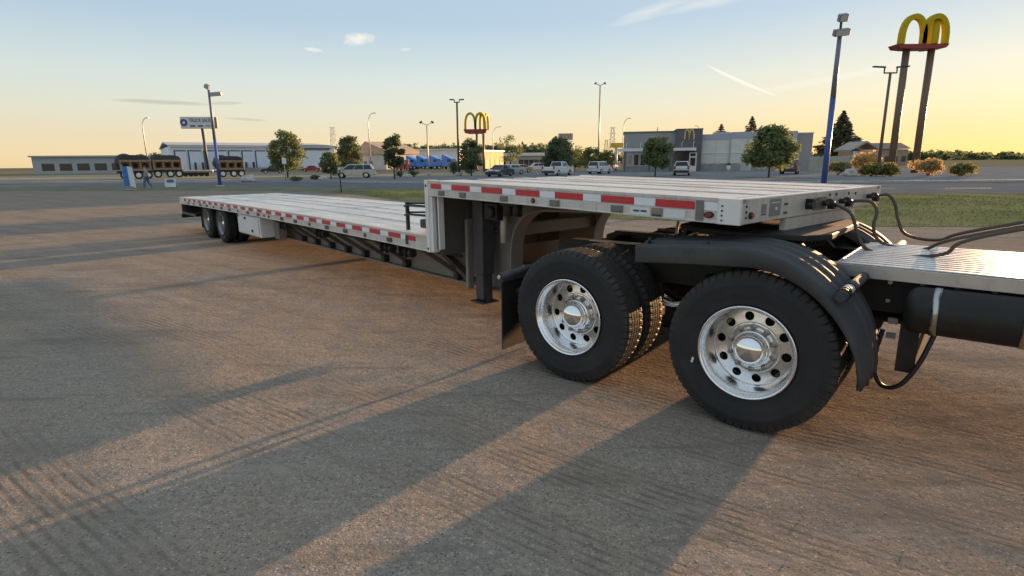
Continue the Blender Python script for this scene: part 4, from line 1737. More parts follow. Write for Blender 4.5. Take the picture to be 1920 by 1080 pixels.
m_leaf = leaf_mat('broad_leaves', (0.170, 0.225, 0.100), (0.235, 0.265, 0.120))
m_leaf2 = leaf_mat('dark_leaves', (0.125, 0.170, 0.088), (0.175, 0.205, 0.102))
m_leaf3 = leaf_mat('yellow_green_leaves', (0.20, 0.21, 0.07), (0.30, 0.28, 0.10))
m_needle = leaf_mat('spruce_needles', (0.115, 0.125, 0.090), (0.165, 0.165, 0.105), 0.25)
m_straw = leaf_mat('ornamental_grass', (0.42, 0.28, 0.12), (0.55, 0.40, 0.18), 0.45)
m_bark = M('bark', (0.085, 0.068, 0.052), 0.9, 0, 0.3, 6, bump=0.5)


def leaves(mb, c, rad, n, size, rnd, flat=1.0):
    for i in range(n):
        d = Vector((rnd.gauss(0, 1), rnd.gauss(0, 1), rnd.gauss(0, 1))).normalized()
        r = rnd.random() ** 0.45
        p = Vector((c[0] + d.x * rad[0] * r, c[1] + d.y * rad[1] * r, c[2] + d.z * rad[2] * r))
        u = Vector((rnd.gauss(0, 1), rnd.gauss(0, 1), rnd.gauss(0, .7))).normalized()
        w = u.cross(Vector((rnd.gauss(0, 1), rnd.gauss(0, 1), rnd.gauss(0, 1)))).normalized()
        s = size * (0.6 + rnd.random() * .8)
        mb.add([p - u * s - w * s * .25, p + w * s * .55, p + u * s + w * s * .1, p - w * s * .55], [(0, 1, 2, 3)])


def broad_tree(label, base, h, w, trunk_h, mat, seed, n=2600, lean=0.0, group=None, clumps=34, leaf=0.17, shape=1.0):
    rnd = random.Random(seed)
    t = thing('broadleaf_tree', label, 'tree', base, 0, group)
    ch = h - trunk_h
    mb = MB()
    tr = max(.07, h * .018)
    mb.tube([(0, 0, -.05), (lean * .2, 0, trunk_h * .6), (lean * .5, .02, trunk_h + ch * .3), (lean, 0, trunk_h + ch * .75)], [tr * 1.3, tr, tr * .7, tr * .25], 8)
    cl = []
    for k in range(clumps):
        a = rnd.random() * 6.283
        v = rnd.random()
        prof = math.sin(math.pi * (0.12 + 0.80 * v ** (0.85 * shape))) ** 0.75
        rr = w / 2 * prof * (0.35 + .65 * rnd.random() ** .5) * .86
        c = (lean + math.cos(a) * rr, math.sin(a) * rr, trunk_h + ch * (0.04 + .92 * v))
        cl.append(c)
    for c in cl[::3]:
        z0 = trunk_h * (.75 + rnd.random() * .3)
        mb.tube([(lean * .3, 0, z0), ((c[0]) * .45, c[1] * .45, (z0 + c[2]) / 2 + .1), c], [tr * .5, tr * .32, tr * .1], 5)
    mb.build('trunk', m_bark, t)
    mb = MB()
    for c in cl:
        s = w * (.13 + .09 * rnd.random())
        leaves(mb, c, (s, s, s * .8), n // clumps, leaf, rnd)
    mb.build('crown', mat, t)
    return t


def conifer(label, base, h, w, seed, group=None, tiers=17, bare=0.05, lean=0.0, n=5200):
    rnd = random.Random(seed)
    t = thing('spruce_tree', label, 'tree', base, 0, group)
    mb = MB()
    mb.cyl((0, 0, -.05), (0, 0, h * .97), h * .020 + .05, .02, 8)
    bl = MB()
    tiers = int(tiers * 1.5)
    for k in range(tiers):
        v = k / (tiers - 1)
        z = h * (bare + (.97 - bare) * v)
        L = w / 2 * 1.12 * ((1 - v) ** 1.0) * (0.80 + .36 * rnd.random()) + .10
        nb = 9 if v < .75 else 6
        for q in range(nb):
            a = q * 6.283 / nb + rnd.random() * .9
            l = L * (.78 + .35 * rnd.random())
            tip = (math.cos(a) * l, math.sin(a) * l, z - l * .16)
            mb.tube([(0, 0, z), tip], [.035, .01], 4, False)
            m = max(6, int(n / (tiers * nb) * (.35 + 1.2 * (1 - v))))
            for i in range(m):
                f = rnd.random() ** .5
                p = Vector((tip[0] * f, tip[1] * f, z + (tip[2] - z) * f))
                sp = .040 * w * (1.1 - f * .6) * (1.05 - .85 * v)
                p += Vector((rnd.gauss(0, sp), rnd.gauss(0, sp), rnd.gauss(-.04 * h / tiers * 20, h / tiers * .20)))
                s = .030 * w * (.6 + rnd.random() * .7) * (1.1 - .5 * v) + .03
                u = Vector((math.cos(a) + rnd.gauss(0, .5), math.sin(a) + rnd.gauss(0, .5), rnd.gauss(-.3, .3))).normalized()
                ww = u.cross(Vector((rnd.gauss(0, .6), rnd.gauss(0, .6), 1))).normalized()
                bl.add([p - u * s, p + ww * s * .5, p + u * s, p - ww * s * .5], [(0, 1, 2, 3)])
    mb.build('trunk', m_bark, t)
    bl.build('crown', m_needle, t)
    return t


def shrub(label, base, w, h, mat, seed, n=700, group=None, leaf=.09, name='shrub'):
    rnd = random.Random(seed)
    t = thing(name, label, 'shrub', base, 0, group)
    mb = MB()
    st = MB()
    for k in range(9):
        a, r = rnd.random() * 6.283, rnd.random() ** .5
        c = (math.cos(a) * r * w * .32, math.sin(a) * r * w * .32, h * (.35 + .35 * rnd.random()))
        leaves(mb, c, (w * .24, w * .24, h * .34), n // 9, leaf, rnd)
        st.tube([(0, 0, -.02), c], [.025, .01], 4)
    st.build('stem', m_bark, t)
    mb.build('foliage', mat, t)
    return t


def h_at(px, py, Y):
    return at(px, py, Y).z


def tree_px(label, px, base_y, top_y, w_px, trunk_frac, mat, seed, depth=None, **kw_):
    p = gp(px, base_y) if depth is None else at(px, 305, depth)
    p.z = 0
    h = h_at(px, top_y, p.y)
    w = w_px * p.y / F_PX
    return broad_tree(label, p, h, w, h * trunk_frac, mat, seed, **kw_)


tree_px('full round green tree in front of the long pale warehouse', 540, 333, 249, 62, .20, m_leaf, 21, n=5600, clumps=48)
tree_px('small leafy tree left of the silver minivan, lower than its neighbour', 621, 335, 287, 36, .22, m_leaf, 22, n=1800)
tree_px('dense dark tree behind the silver minivan', 658, 329, 257, 50, .18, m_leaf2, 23, n=4600, clumps=44)
tree_px('slim dark tree standing alone left of the row of blue trucks', 740, 336, 254, 40, .26, m_leaf2, 24, n=2600)
tree_px('dark tree at the foot of the yellow arches pylon', 884, 330, 263, 46, .20, m_leaf2, 25, n=2600)
tree_px('thin wispy tree right of the yellow arches pylon', 957, 318, 253, 48, .30, m_leaf, 26, depth=105, n=800, clumps=16)
tree_px('broad tree behind the white parked cars, left of the tall pale lamp post', 1047, 328, 262, 68, .2, m_leaf2, 27, n=4600, clumps=46)
tree_px('loose wide tree partly hidden behind the broad car park tree', 1078, 318, 277, 56, .2, m_leaf, 28, depth=104, n=1700)
tree_px('yellow green tree left of the tall lamp post base', 1108, 318, 277, 40, .1, m_leaf3, 29, depth=100, n=1700)
tree_px('low yellow green tree right of the tall lamp post base', 1138, 318, 283, 34, .1, m_leaf3, 30, depth=100, n=1300)
tree_px('young tree in front of the restaurant canopy', 1228, 331, 258, 58, .26, m_leaf, 31, n=4300, lean=.1, clumps=44)
tree_px('wide spreading tree in front of the grey restaurant wall', 1441, 333, 243, 88, .28, m_leaf, 32, n=7500, clumps=66, shape=.8)


def con_px(label, px, depth, top_y, w_px, seed, **kw_):
    p = at(px, 305, depth)
    p.z = 0
    return conifer(label, p, h_at(px, top_y, depth), w_px * depth / F_PX, seed, **kw_)


con_px('large dark spruce right of the restaurant', 1572, 112, 203, 118, 41, n=12000, tiers=20)
con_px('pointed spruce top rising above the restaurant roof', 1404, 150, 214, 90, 42, n=6000)
con_px('flat topped spruce rising above the restaurant roof', 1348, 155, 229, 96, 43, tiers=15, n=5000)
con_px('small spruce tip rising above the left end of the restaurant roof', 1230, 160, 235, 24, 44, n=2600)

shrub('dark round evergreen bush at the foot of the lamp post', gp(851, 328), 1.7, 2.3, m_leaf2, 51, 1400)
for i, (px, py, w, h, lab) in enumerate(((752, 333, 1.5, .9, 'low dark bush right of the slim dark tree'),
                                         (776, 332, 1.9, .9, 'low dark bush with pale stones right of the slim dark tree'),
                                         (550, 340, 1.9, .5, 'low bush under the full round tree'),
                                         (592, 337, 1.3, .6, 'low dark bush left of the minivan'),
                                         (915, 326, 1.8, .9, 'low bush under the yellow arches pylon'),
                                         (880, 327, 2.0, .8, 'low bush under the dark pylon tree'))):
    shrub(lab, gp(px, py), w, h, m_leaf2, 60 + i, 500)
for i, (px, py, w, h, m_, lab) in enumerate(((1571, 329, 3.2, 1.5, m_leaf3, 'wide olive bush right of the blue lamp pole'),
                                             (1625, 327, 4.6, 2.6, m_straw, 'tall orange ornamental grass clump before the small hut'),
                                             (1634, 331, 3.0, 1.4, m_leaf3, 'rounded yellow green bush in front of the orange grass'),
                                             (1672, 331, 2.4, 1.3, m_leaf3, 'small green bush at the foot of the brown sign post'),
                                             (1740, 329, 3.4, 1.8, m_straw, 'straw coloured grass clump right of the brown sign post'),
                                             (1800, 330, 3.0, 1.3, m_leaf3, 'green bush on the far right of the planted bank'))):
    shrub(lab, gp(px, py), w, h, m_, 80 + i, 1500, leaf=.13)

# far line of woods that reads as one mass
def far_woods():
    mb = MB()
    rnd = random.Random(5)
    for i in range(520):
        px = 250 + rnd.random() * 1800 if i > 300 else 740 + rnd.random() * 300
        d = 520 + rnd.random() * 160
        p = at(px, 305, d)
        top = 277 + rnd.random() * 14 + (10 if not 740 < px < 1040 else 0)
        h = h_at(px, top - 6, d)
        for k in range(5):
            c = (p.x + rnd.gauss(0, 6), p.y, h * (.3 + .12 * k))
            leaves(mb, c, (7, 3, h * .3), 16, 2.4, rnd)
    o = mb.build('far_woods', m_leaf2)
    tag(o, 'distant belt of dark trees along the horizon', 'woods', kind='stuff')


far_woods()

# boulders
def boulder(label, p, w, h, seed, mat):
    rnd = random.Random(seed)
    bm = bmesh.new()
    bmesh.ops.create_icosphere(bm, subdivisions=3, radius=1)
    for v in bm.verts:
        n = 1 + .35 * noise.noise(v.co * 1.3 + Vector((seed, 0, 0))) + .12 * noise.noise(v.co * 4 + Vector((seed, 0, 0)))
        v.co = Vector((v.co.x * w / 2 * n, v.co.y * w / 2 * n, max(v.co.z * h * .6 * n + h * .4, -.05)))
    me = bpy.data.meshes.new('boulder')
    bm.to_mesh(me)
    bm.free()
    o = obj('boulder', me, mat)
    o.location = p
    return tag(o, label, 'boulder')


m_rock = M('pale_rock', (0.44, 0.42, 0.40), 0.9, 0, 0.2, 2, bump=.5, bscale=6)
boulder('whitish boulder on the grass right of the blue lamp pole', gp(467, 341), 1.5, .75, 3, m_rock)
boulder('small pale boulder left of the silver minivan', gp(606, 338), 1.0, .45, 4, m_rock)
boulder('pale boulder among the bushes right of the blue pole on the right', gp(1594, 331), 1.4, .8, 5, m_rock)
boulder('pale boulder between low bushes near the slim dark tree', gp(766, 333), .9, .5, 6, m_rock)

# ================================================================== POLES AND SIGNS
m_blue = M('blue_pole_paint', (0.05, 0.10, 0.33), 0.4, 0.1, 0.1, 1.5)
m_bluegrey = M('faded_pole_paint', (0.17, 0.19, 0.26), 0.5, 0.1, 0.12, 1.5)
m_bronze = M('bronze_pole_paint', (0.13, 0.105, 0.085), 0.5, 0.2, 0.12, 2)
m_galv = M('galvanised_steel', (0.42, 0.42, 0.41), 0.5, 0.5, 0.1, 3)
m_dark = M('dark_paint', (0.035, 0.035, 0.04), 0.5, 0.1, 0.1, 3)
m_lamp = M('lamp_housing', (0.20, 0.21, 0.22), 0.5, 0.2, 0.1, 3)
m_conc = M('pole_base_concrete', (0.40, 0.39, 0.37), 0.9, 0, 0.12, 3)


def flood_pole(label, base, h, r, heads, mat_low, mat_up, split):
    t = thing('floodlight_pole', label, 'lamp post', base, 0, 'blue floodlight poles')
    mb = MB()
    mb.cyl((0, 0, -.05), (0, 0, .12), r * 2.4, n=16)
    mb.build('base', m_conc, t)
    mb = MB()
    mb.cyl((0, 0, .1), (0, 0, h * split), r, r * .92, 14)
    mb.build('pole', mat_low, t)
    mb = MB()
    mb.cyl((0, 0, h * split), (0, 0, h), r * .90, r * .7, 14)
    mb.build('upper_pole', mat_up, t)
    for x, z, w, hh, ry in heads:
        mb = MB()
        rot = Matrix.Rotation(R(ry), 3, 'Y') @ Matrix.Rotation(R(25), 3, 'X')
        mb.box((x, -.12, h + z), (w, .28, hh), rot)
        q = mb.build('floodlight', m_lamp, t, .02)
        mb = MB()
        mb.box(Vector((x, -.12, h + z)) + rot @ Vector((0, -.145, 0)), (w * .85, .012, hh * .8), rot)
        mb.build('lens', M('lamp_glass', (.5, .5, .5), .2, 0, .1, 4) if 'lamp_glass' not in bpy.data.materials else bpy.data.materials['lamp_glass'], q)
        mb = MB()
        mb.tube([(0, 0, h + z - .05), (x, -.05, h + z)], .035, 6)
        mb.build('bracket', m_dark, t)
    return t


p = gp(413, 350)
flood_pole('blue floodlight pole with a grey head on the left, in front of the warehouse', p, h_at(413, 168, p.y), .13, [(-.05, .22, .35, .30, 30), (.55, -.35, .95, .26, -4)], m_blue, m_bluegrey, .50)
p = at(1545, 340, 30)
p.z = 0
flood_pole('tall blue floodlight pole on the right beside the restaurant', p, h_at(1545, 60, 30), .145, [(0, .62, .42, .34, -6), (0, -.05, .75, .30, -6)], m_blue, m_bluegrey, .60)
mb = MB()
o_ = [o for o in col.objects if o.name.startswith('floodlight_pole')][-1]
mb.cyl((0, 0, h_at(1545, 60, 30)), (0, 0, h_at(1545, 60, 30) + .5), .06, n=8)
mb.build('stub', m_dark, o_)


def twin_lamp(label, px, base_y, top_y, depth, mat, r, arm, style, base_h=0.0, group='car park lamp posts', yaw=0.0):
    p = at(px, 305, depth)
    p.z = 0
    h = h_at(px, top_y, depth)
    t = thing('lamp_post', label, 'lamp post', p, yaw, group)
    mb = MB()
    mb.cyl((0, 0, -.05), (0, 0, h), r, r * .75, 12)
    mb.build('pole', mat, t)
    if base_h:
        mb = MB()
        mb.cyl((0, 0, -.05), (0, 0, base_h), r * 2.6, n=16)
        mb.build('base', m_conc, t)
    for s in (-1, 1):
        mb = MB()
        if style == 'step':
            mb.tube([(0, 0, h - .05), (s * arm * .45, 0, h - .05), (s * arm * .45, 0, h + arm * .35)], r * .5, 6)
        else:
            mb.tube([(0, 0, h - .05), (s * arm * .7, 0, h + .25)], r * .45, 6)
        mb.build('arm', mat, t)
        mb = MB()
        if style == 'step':
            mb.box((s * arm * .85, 0, h + arm * .38), (arm * .9, .32, .14), Matrix.Rotation(R(-s * 3), 3, 'Y'))
        else:
            mb.box((s * arm * .85, 0, h + .35), (arm * .42, .30, .26), Matrix.Rotation(R(s * 35), 3, 'Y'))
        mb.build('lamp_head', m_dark, t, .03)
    return t


twin_lamp('bronze twin headed lamp post left of the yellow arches pylon', 860, 322, 191, 78, m_bronze, .17, .75, 'step', .5)
twin_lamp('tall pale twin headed lamp post left of the restaurant', 1122, 318, 160, 108, m_galv, .16, 1.0, 'fork')
twin_lamp('tall bronze twin headed lamp post at the right edge near the brown sign post', 1648, 300, 136, 62, m_bronze, .17, 1.45, 'step')
twin_lamp('thin pale twin headed lamp post behind the blue trucks', 803, 330, 234, 82, m_galv, .10, .95, 'fork', .6)


def street_lamp(label, px, depth, top_y, arm_px, mat=m_galv):
    p = at(px, 305, depth)
    p.z = 0
    h = h_at(px, top_y, depth)
    L = arm_px * depth / F_PX
    t = thing('street_lamp', label, 'street lamp', p, 0, 'curved street lamps')
    mb = MB()
    pts = [(0, 0, -.05), (0, 0, h * .82)]
    for k in range(1, 9):
        u = k / 8 * math.pi / 2
        pts.append((L * .75 * (1 - math.cos(u)), 0, h * .82 + h * .18 * math.sin(u)))
    mb.tube(pts, [.13, .10] + [.07] * 8, 8)
    mb.build('pole', mat, t)
    mb = MB()
    mb.box((L * .9, 0, h), (L * .4, .3, .16))
    mb.build('lamp_head', mat, t, .04)
    return t


street_lamp('curved street lamp behind the dark trucks at the left', 277, 110, 221, 12)
street_lamp('curved street lamp behind the minivan', 695, 130, 212, 14)
street_lamp('faint curved street lamp right of the yellow arches pylon', 925, 170, 238, 14)
street_lamp('faint curved street lamp left of the restaurant', 1167, 150, 222, 12)
street_lamp('thin street lamp peeping over the restaurant sign tower', 1308, 170, 236, -8)


def lattice(label, px, depth, top_y, w):
    p = at(px, 305, depth)
    p.z = 0
    h = h_at(px, top_y, depth)
    mb = MB()
    for sx in (-1, 1):
        for sy in (-1, 1):
            mb.tube([(sx * w / 2, sy * w / 2, 0), (sx * w * .18, sy * w * .18, h)], .14, 4)
    n = 9
    for k in range(n):
        z0, z1 = h * k / n, h * (k + 1) / n
        f0, f1 = 1 - .64 * k / n, 1 - .64 * (k + 1) / n
        for s in (-1, 1):
            mb.tube([(-w / 2 * f0, s * w / 2 * f0, z0), (w / 2 * f1, s * w / 2 * f1, z1)], .08, 4)
            mb.tube([(w / 2 * f0, s * w / 2 * f0, z0), (-w / 2 * f1, s * w / 2 * f1, z1)], .08, 4)
    for z, l in ((h * .98, 2.2), (h * .82, 3.0), (h * .66, 2.4)):
        mb.tube([(-l, 0, z), (l, 0, z)], .1, 4)
    o = mb.build('lattice_tower', m_galv)
    o.location = p
    return tag(o, label, 'power pylon', 'far lattice towers')


lattice('faint lattice tower rising behind the pale warehouse roof', 628, 420, 238, 5)
lattice('faint lattice tower rising left of the restaurant', 1147, 420, 238, 5)
lattice('short faint lattice tower beside the small yellow sign', 1136, 480, 262, 5)

# text helper
def text_part(name, s, size, loc, rot, mat, parent, depth=.02, sx=1.0):
    cu = bpy.data.curves.new(name, 'FONT')
    cu.body = s
    cu.size = size
    cu.extrude = depth
    cu.align_x = 'LEFT'
    cu.align_y = 'CENTER'
    tmp = bpy.data.objects.new(name, cu)
    col.objects.link(tmp)
    dg = bpy.context.evaluated_depsgraph_get()
    dg.update()
    me = bpy.data.meshes.new_from_object(tmp.evaluated_get(dg))
    col.objects.unlink(tmp)
    bpy.data.objects.remove(tmp)
    me.materials.clear()
    o = obj(name, me, mat, parent)
    o.location = loc
    o.rotation_euler = rot
    o.scale = (sx, 1, 1)
    return o


# billboard on one dark pole at the left
D = 120
p = at(389, 305, D)
p.z = 0
bb_ = thing('roadside_sign', 'white roadside sign board with a blue round emblem on a single dark pole', 'sign', p, R(8))
sc_ = D / F_PX
z0, z1 = h_at(380, 241, D), h_at(380, 219, D)
mb = MB()
mb.cyl((0, .2, -.05), (-.3, .2, z0 + .6), .27, .24, 14)
mb.build('pole', m_dark, bb_)
mb = MB()
mb.bb((-37 * sc_, -.2, z0), (21 * sc_, .6, z1))
bd = mb.build('board', M('sign_white', (.62, .62, .64), .5, 0, .06, 1), bb_, .04)
mb = MB()
mb.bb((21.1 * sc_, -.15, z0 + .05), (25 * sc_, .55, z1 - .05))
mb.build('end_cabinet', M('sign_side', (.22, .20, .15), .6, 0, .1, 1), bb_)
mb = MB()
cx, cz, rr = -31 * sc_, (z0 + z1) / 2, 6.2 * sc_
mb.lathe([(rr * .45, 0), (rr * .45, .04), (rr, .04), (rr, 0)], 28)
em = mb.build('emblem', M('emblem_blue', (.06, .07, .22), .5, 0, .15, 2), bd)
em.location = (cx, -.25, cz)
text_part('lettering', 'TRUCK SALES', 1.05, (-22 * sc_, -.23, cz + .42), (R(90), 0, 0), M('sign_text', (.10, .085, .12), .6, 0, .1, 2), bd, sx=.68)
for k in range(3):
    mb = MB()
    mb.bb(((-21 + k * 13) * sc_, -.23, cz - .82), ((-12 + k * 13) * sc_, -.20, cz - .50))
    mb.build('small_print', bpy.data.materials['sign_text'] if k < 2 else M('sign_pink', (.42, .30, .33), .6, 0, .1, 2), bd)


# yellow double arches
m_arch = M('arch_yellow', (0.50, 0.36, 0.010), 0.6, 0, 0.05, 1, spec=.1)
m_archr = M('sign_red', (0.26, 0.035, 0.022), 0.5, 0, 0.1, 1)
m_brown = M('sign_post_brown', (0.16, 0.11, 0.07), 0.5, 0.1, 0.1, 1)


def arch_curve(w, h, n=14):
    """one rounded double arch outline in the (x, z) plane, centred, feet at z=0"""
    pts = []
    for s in (-1, 1):
        half = []
        for k in range(n + 1):
            t = math.pi * k / n
            half.append((s * w / 4 + (-s) * 0 + (w / 4) * -math.cos(t) * 1.0, h * math.sin(t) ** .62))
        pts.append(half)
    return pts


def arches(name, parent, w, h, thick, deep, mat, loc=(0, 0, 0), rz=0.0):
    mb = MB()
    for half in arch_curve(w, h):
        inner = [(x, z) for x, z in half]
        secs = []
        for i, (x, z) in enumerate(inner):
            a_, b__ = inner[max(i - 1, 0)], inner[min(i + 1, len(inner) - 1)]
            d = Vector((b__[0] - a_[0], b__[1] - a_[1])).normalized()
            nx, nz = -d.y * thick / 2, d.x * thick / 2
            secs.append([(x - nx, -deep / 2, z - nz), (x + nx, -deep / 2, z + nz), (x + nx, deep / 2, z + nz), (x - nx, deep / 2, z - nz)])
        mb.sweep(secs)
    o = mb.build(name, mat, parent, .02)
    o.location = loc
    o.rotation_euler = (0, 0, rz)
    return o


def arch_pylon(label, px, depth, base_top_y, arch_top_y, w_px, posts, yaw=0.0, mat_post=m_brown):
    p = at(px, 305, depth)
    p.z = 0
    t = thing('arch_pylon', label, 'sign', p, yaw, 'yellow arch pylon signs')
    s_ = depth / F_PX
    z0, z1 = h_at(px, base_top_y, depth), h_at(px, arch_top_y, depth)
    w = w_px * s_
    for x, r in posts:
        mb = MB()
        mb.cyl((x * s_, 0, -.05), (x * s_, 0, z0), r, n=14)
        mb.build('post', mat_post, t)
    mb = MB()
    bh = 8 * s_
    mb.prism([(-w * .56, z0 + bh), (w * .56, z0 + bh), (w * .50, z0 + bh * .2), (w * .3, z0), (-w * .3, z0), (-w * .50, z0 + bh * .2)], -w * .16, w * .16)
    mb.build('base_panel', m_archr, t, .05)
    arches('arches', t, w * .93, z1 - z0 - bh, w * .105, w * .11, m_arch, (0, -w * .12, z0 + bh), 0)
    arches('arches', t, w * .93, z1 - z0 - bh, w * .105, w * .11, m_arch, (w * .42, w * .30, z0 + bh), R(68))
    return t


arch_pylon('yellow double arches on a red base between two posts, behind the parked cars', 893, 120, 251, 213, 38, [(2, .22), (14, .24)])
arch_pylon('large yellow double arches sign on two brown posts right of the tall bronze lamp post', 1692, 70, 94, 34, 82, [(-20, .38), (24, .38)], 0)

# small far signs
def small_sign(label, px, depth, y0, y1, w_px, mat, name='far_sign', pr=.3):
    p = at(px, 305, depth)
    p.z = 0
    t = thing(name, label, 'sign', p, 0)
    s_ = depth / F_PX
    z0, z1 = h_at(px, y1, depth), h_at(px, y0, depth)
    mb = MB()
    mb.bb((-w_px / 2 * s_, -.2, z0), (w_px / 2 * s_, .2, z1))
    bd_ = mb.build('board', mat, t, .05)
    mb = MB()
    mb.cyl((0, .0, -.05), (0, .0, z0), pr, n=10)
    mb.build('pole', m_galv, t)
    return t, bd_, s_, z0, z1


small_sign('small yellow sign beside the left end of the restaurant', 1155, 135, 268, 277, 22, M('yellow_sign', (.55, .38, .02), .5, 0, .06, .5))
t, bd_, s_, z0, z1 = small_sign('far pinkish sign board above the broad car park tree', 1060, 170, 250, 263, 26, M('pink_sign', (.42, .34, .33), .5, 0, .1, .4))
for k in range(5):
    mb = MB()
    mb.bb(((-10 + k * 4.2) * s_, -.25, z0 + 1.0), ((-7.2 + k * 4.2) * s_, -.2, z1 - .3))
    mb.build('letter_block', M('sign_letters', (.20, .16, .2), .5, 0, .1, 1) if k == 0 else bpy.data.materials['sign_letters'], bd_)
t, bd_, s_, z0, z1 = small_sign('small white notice board on a post under the full round tree', 533, 66, 296, 308, 6, M('notice_white', (.7, .7, .7), .5, 0, .06, 1), 'notice_board', .045)
# ================================================================== BUILDINGS
m_glass = M('window_glass', (0.035, 0.04, 0.045), 0.08, 0, 0.1, 0.5)
m_trim = M('white_trim', (0.70, 0.69, 0.66), 0.5, 0, 0.05, 1)


class Facade:
    """a building front from column px0 to px1 of the view, at ground distances d0 and d1"""

    def __init__(self, name, label, px0, d0, px1, d1, cat='building'):
        self.p0, self.p1 = at(px0, 305, d0), at(px1, 305, d1)
        self.p0.z = self.p1.z = 0
        d = self.p1 - self.p0
        self.len = d.length
        self.dir = d.normalized()
        self.o = thing(name, label, cat, self.p0, math.atan2(d.y, d.x))

    def x(self, px):
        r = ray(px, 305)
        n = Vector((-self.dir.y, self.dir.x, 0))
        t = n.dot(self.p0) / n.dot(Vector((r.x, r.y, 0)))
        q = Vector((r.x * t, r.y * t, 0))
        return (q - self.p0).dot(self.dir)

    def z(self, px, py):
        q = self.p0 + self.dir * self.x(px)
        return max(0, at(px, py, q.y).z)

    def box(self, name, x0, x1, y0, y1, z0, z1, mat, parent=None, bevel=0):
        mb = MB()
        mb.bb((x0, y0, z0), (x1, y1, z1))
        return mb.build(name, mat, parent or self.o, bevel)


# ---- the restaurant
B = Facade('restaurant', 'low grey restaurant with a dark entrance tower carrying yellow arches', 1168, 99, 1522, 93)
m_wl = M('wall_dark_grey', (0.30, 0.30, 0.305), 0.8, 0, 0.06, .6)
m_wr = M('wall_grey_green', (0.62, 0.62, 0.57), 0.8, 0, 0.06, .4, bump=.1)
m_band = M('wall_blue_grey_band', (0.38, 0.40, 0.47), 0.7, 0, 0.06, .6)
m_tower = M('tower_charcoal', (0.12, 0.115, 0.12), 0.7, 0, 0.08, .6)
m_stone = M('stone_base', (0.30, 0.30, 0.295), 0.85, 0, 0.2, 1.5, bump=.3, bscale=3)
xl, xt0, xt1, xr = 0.0, B.x(1265), B.x(1313), B.len
x_mid = B.x(1368)
x_end = B.x(1490)
H1, H2, HT, H3 = B.z(1200, 249), B.z(1420, 247), B.z(1290, 243), B.z(1505, 249)
w1 = B.box('wall', xl, xt0 - .01, 0, 14, 0, H1, m_wl)
B.box('parapet_cap', xl - .1, xt0 - .02, -.12, 14, H1 + .002, H1 + .22, M('cap_brown', (.16, .13, .11), .6, 0, .1, 1), w1)
w2 = B.box('wall', xt1 + .01, x_mid, .15, 14, 0, H2 - .25, m_wr)
B.box('top_band', xt1 + .02, x_mid, .09, 14, H2 - 1.15, H2 - .248, m_band, w2)
w3 = B.box('wall', x_mid + .01, x_end, 0, 14, 0, H2, m_wr)
B.box('top_band', x_mid + .0, x_end + .05, -.06, 14.05, H2 - 1.0, H2 + .03, m_band, w3)
w4 = B.box('wall', x_end + .06, xr, .6, 13, 0, H3 - .1, m_wl)
B.box('parapet_cap', x_end + .06, xr + .08, .52, 13.05, H3 - .098, H3 + .08, m_band, w4)
for w, a_, c_, yy in ((w2, xt1 + .02, x_mid - .02, .15), (w3, x_mid + .02, x_end - .02, 0)):
    zc = B.z(1400, 286)
    B.box('cornice', a_, c_, yy - .10, yy - .002, zc - .07, zc + .10, m_trim, w)
    # stone panels of the base course
    n = 6
    for k in range(n):
        s0 = a_ + (c_ - a_) * k / n
        s1 = a_ + (c_ - a_) * (k + 1) / n
        if w is w3 and 1 <= k <= 1:
            continue
        B.box('stone_panel', s0 + .02, s1 - .02, yy - .08, yy - .003, .02, B.z(1380, 306), m_stone, w)
# vertical joints of the wall panels
for w, a_, c_, n, yy in ((w2, xt1, x_mid, 2, .15), (w3, x_mid, x_end, 4, 0)):
    for k in range(1, n):
        xx = a_ + (c_ - a_) * k / n
        B.box('panel_joint', xx - .025, xx + .025, yy - .012, yy - .001, 1.3, H2 - 1.2, m_band, w)
B.box('service_door', B.x(1389), B.x(1405), -.05, -.004, .02, B.z(1395, 294), M('service_door_paint', (.42, .43, .41), .5, 0, .05, 1), w3)
B.box('downpipe', x_mid - .16, x_mid - .03, -.10, .0, .02, H2 - 1.2, m_band, w2)
tw_ = B.box('tower', xt0, xt1, -1.1, 9, 0, HT, m_tower)
B.box('parapet_cap', xt0 - .06, xt1 + .06, -1.16, 9.05, HT + .002, HT + .12, m_bronze, tw_)
arches('arch_emblem', tw_, B.x(1297) - B.x(1280), B.z(1289, 246) - B.z(1289, 262) + .2, .22, .10, M('arch_emblem_paint', (.60, .46, .16), .4, 0, .05, 1), ((B.x(1297) + B.x(1280)) / 2, -1.18, B.z(1289, 262)))
# canopy
zc = B.z(1240, 283)
cn = B.box('canopy', -.9, B.x(1301), -2.6, -1.12, zc - .05, zc + .42, m_trim, None, .02)
for px in (1168, 1213, 1252):
    mb = MB()
    mb.bb((B.x(px) - .14 + .3, -2.4, 0), (B.x(px) + .14 + .3, -2.12, zc - .055))
    mb.build('canopy_column', m_tower, cn)
for px in (1174, 1200, 1276, 1297):
    mb = MB()
    mb.tube([(B.x(px), -1.3, zc + .4), (B.x(px) - .05, -1.3, zc + 1.2), (B.x(px) + .15, -1.3, zc + 1.5)], .05, 6)
    mb.build('gooseneck_lamp', m_trim, cn)
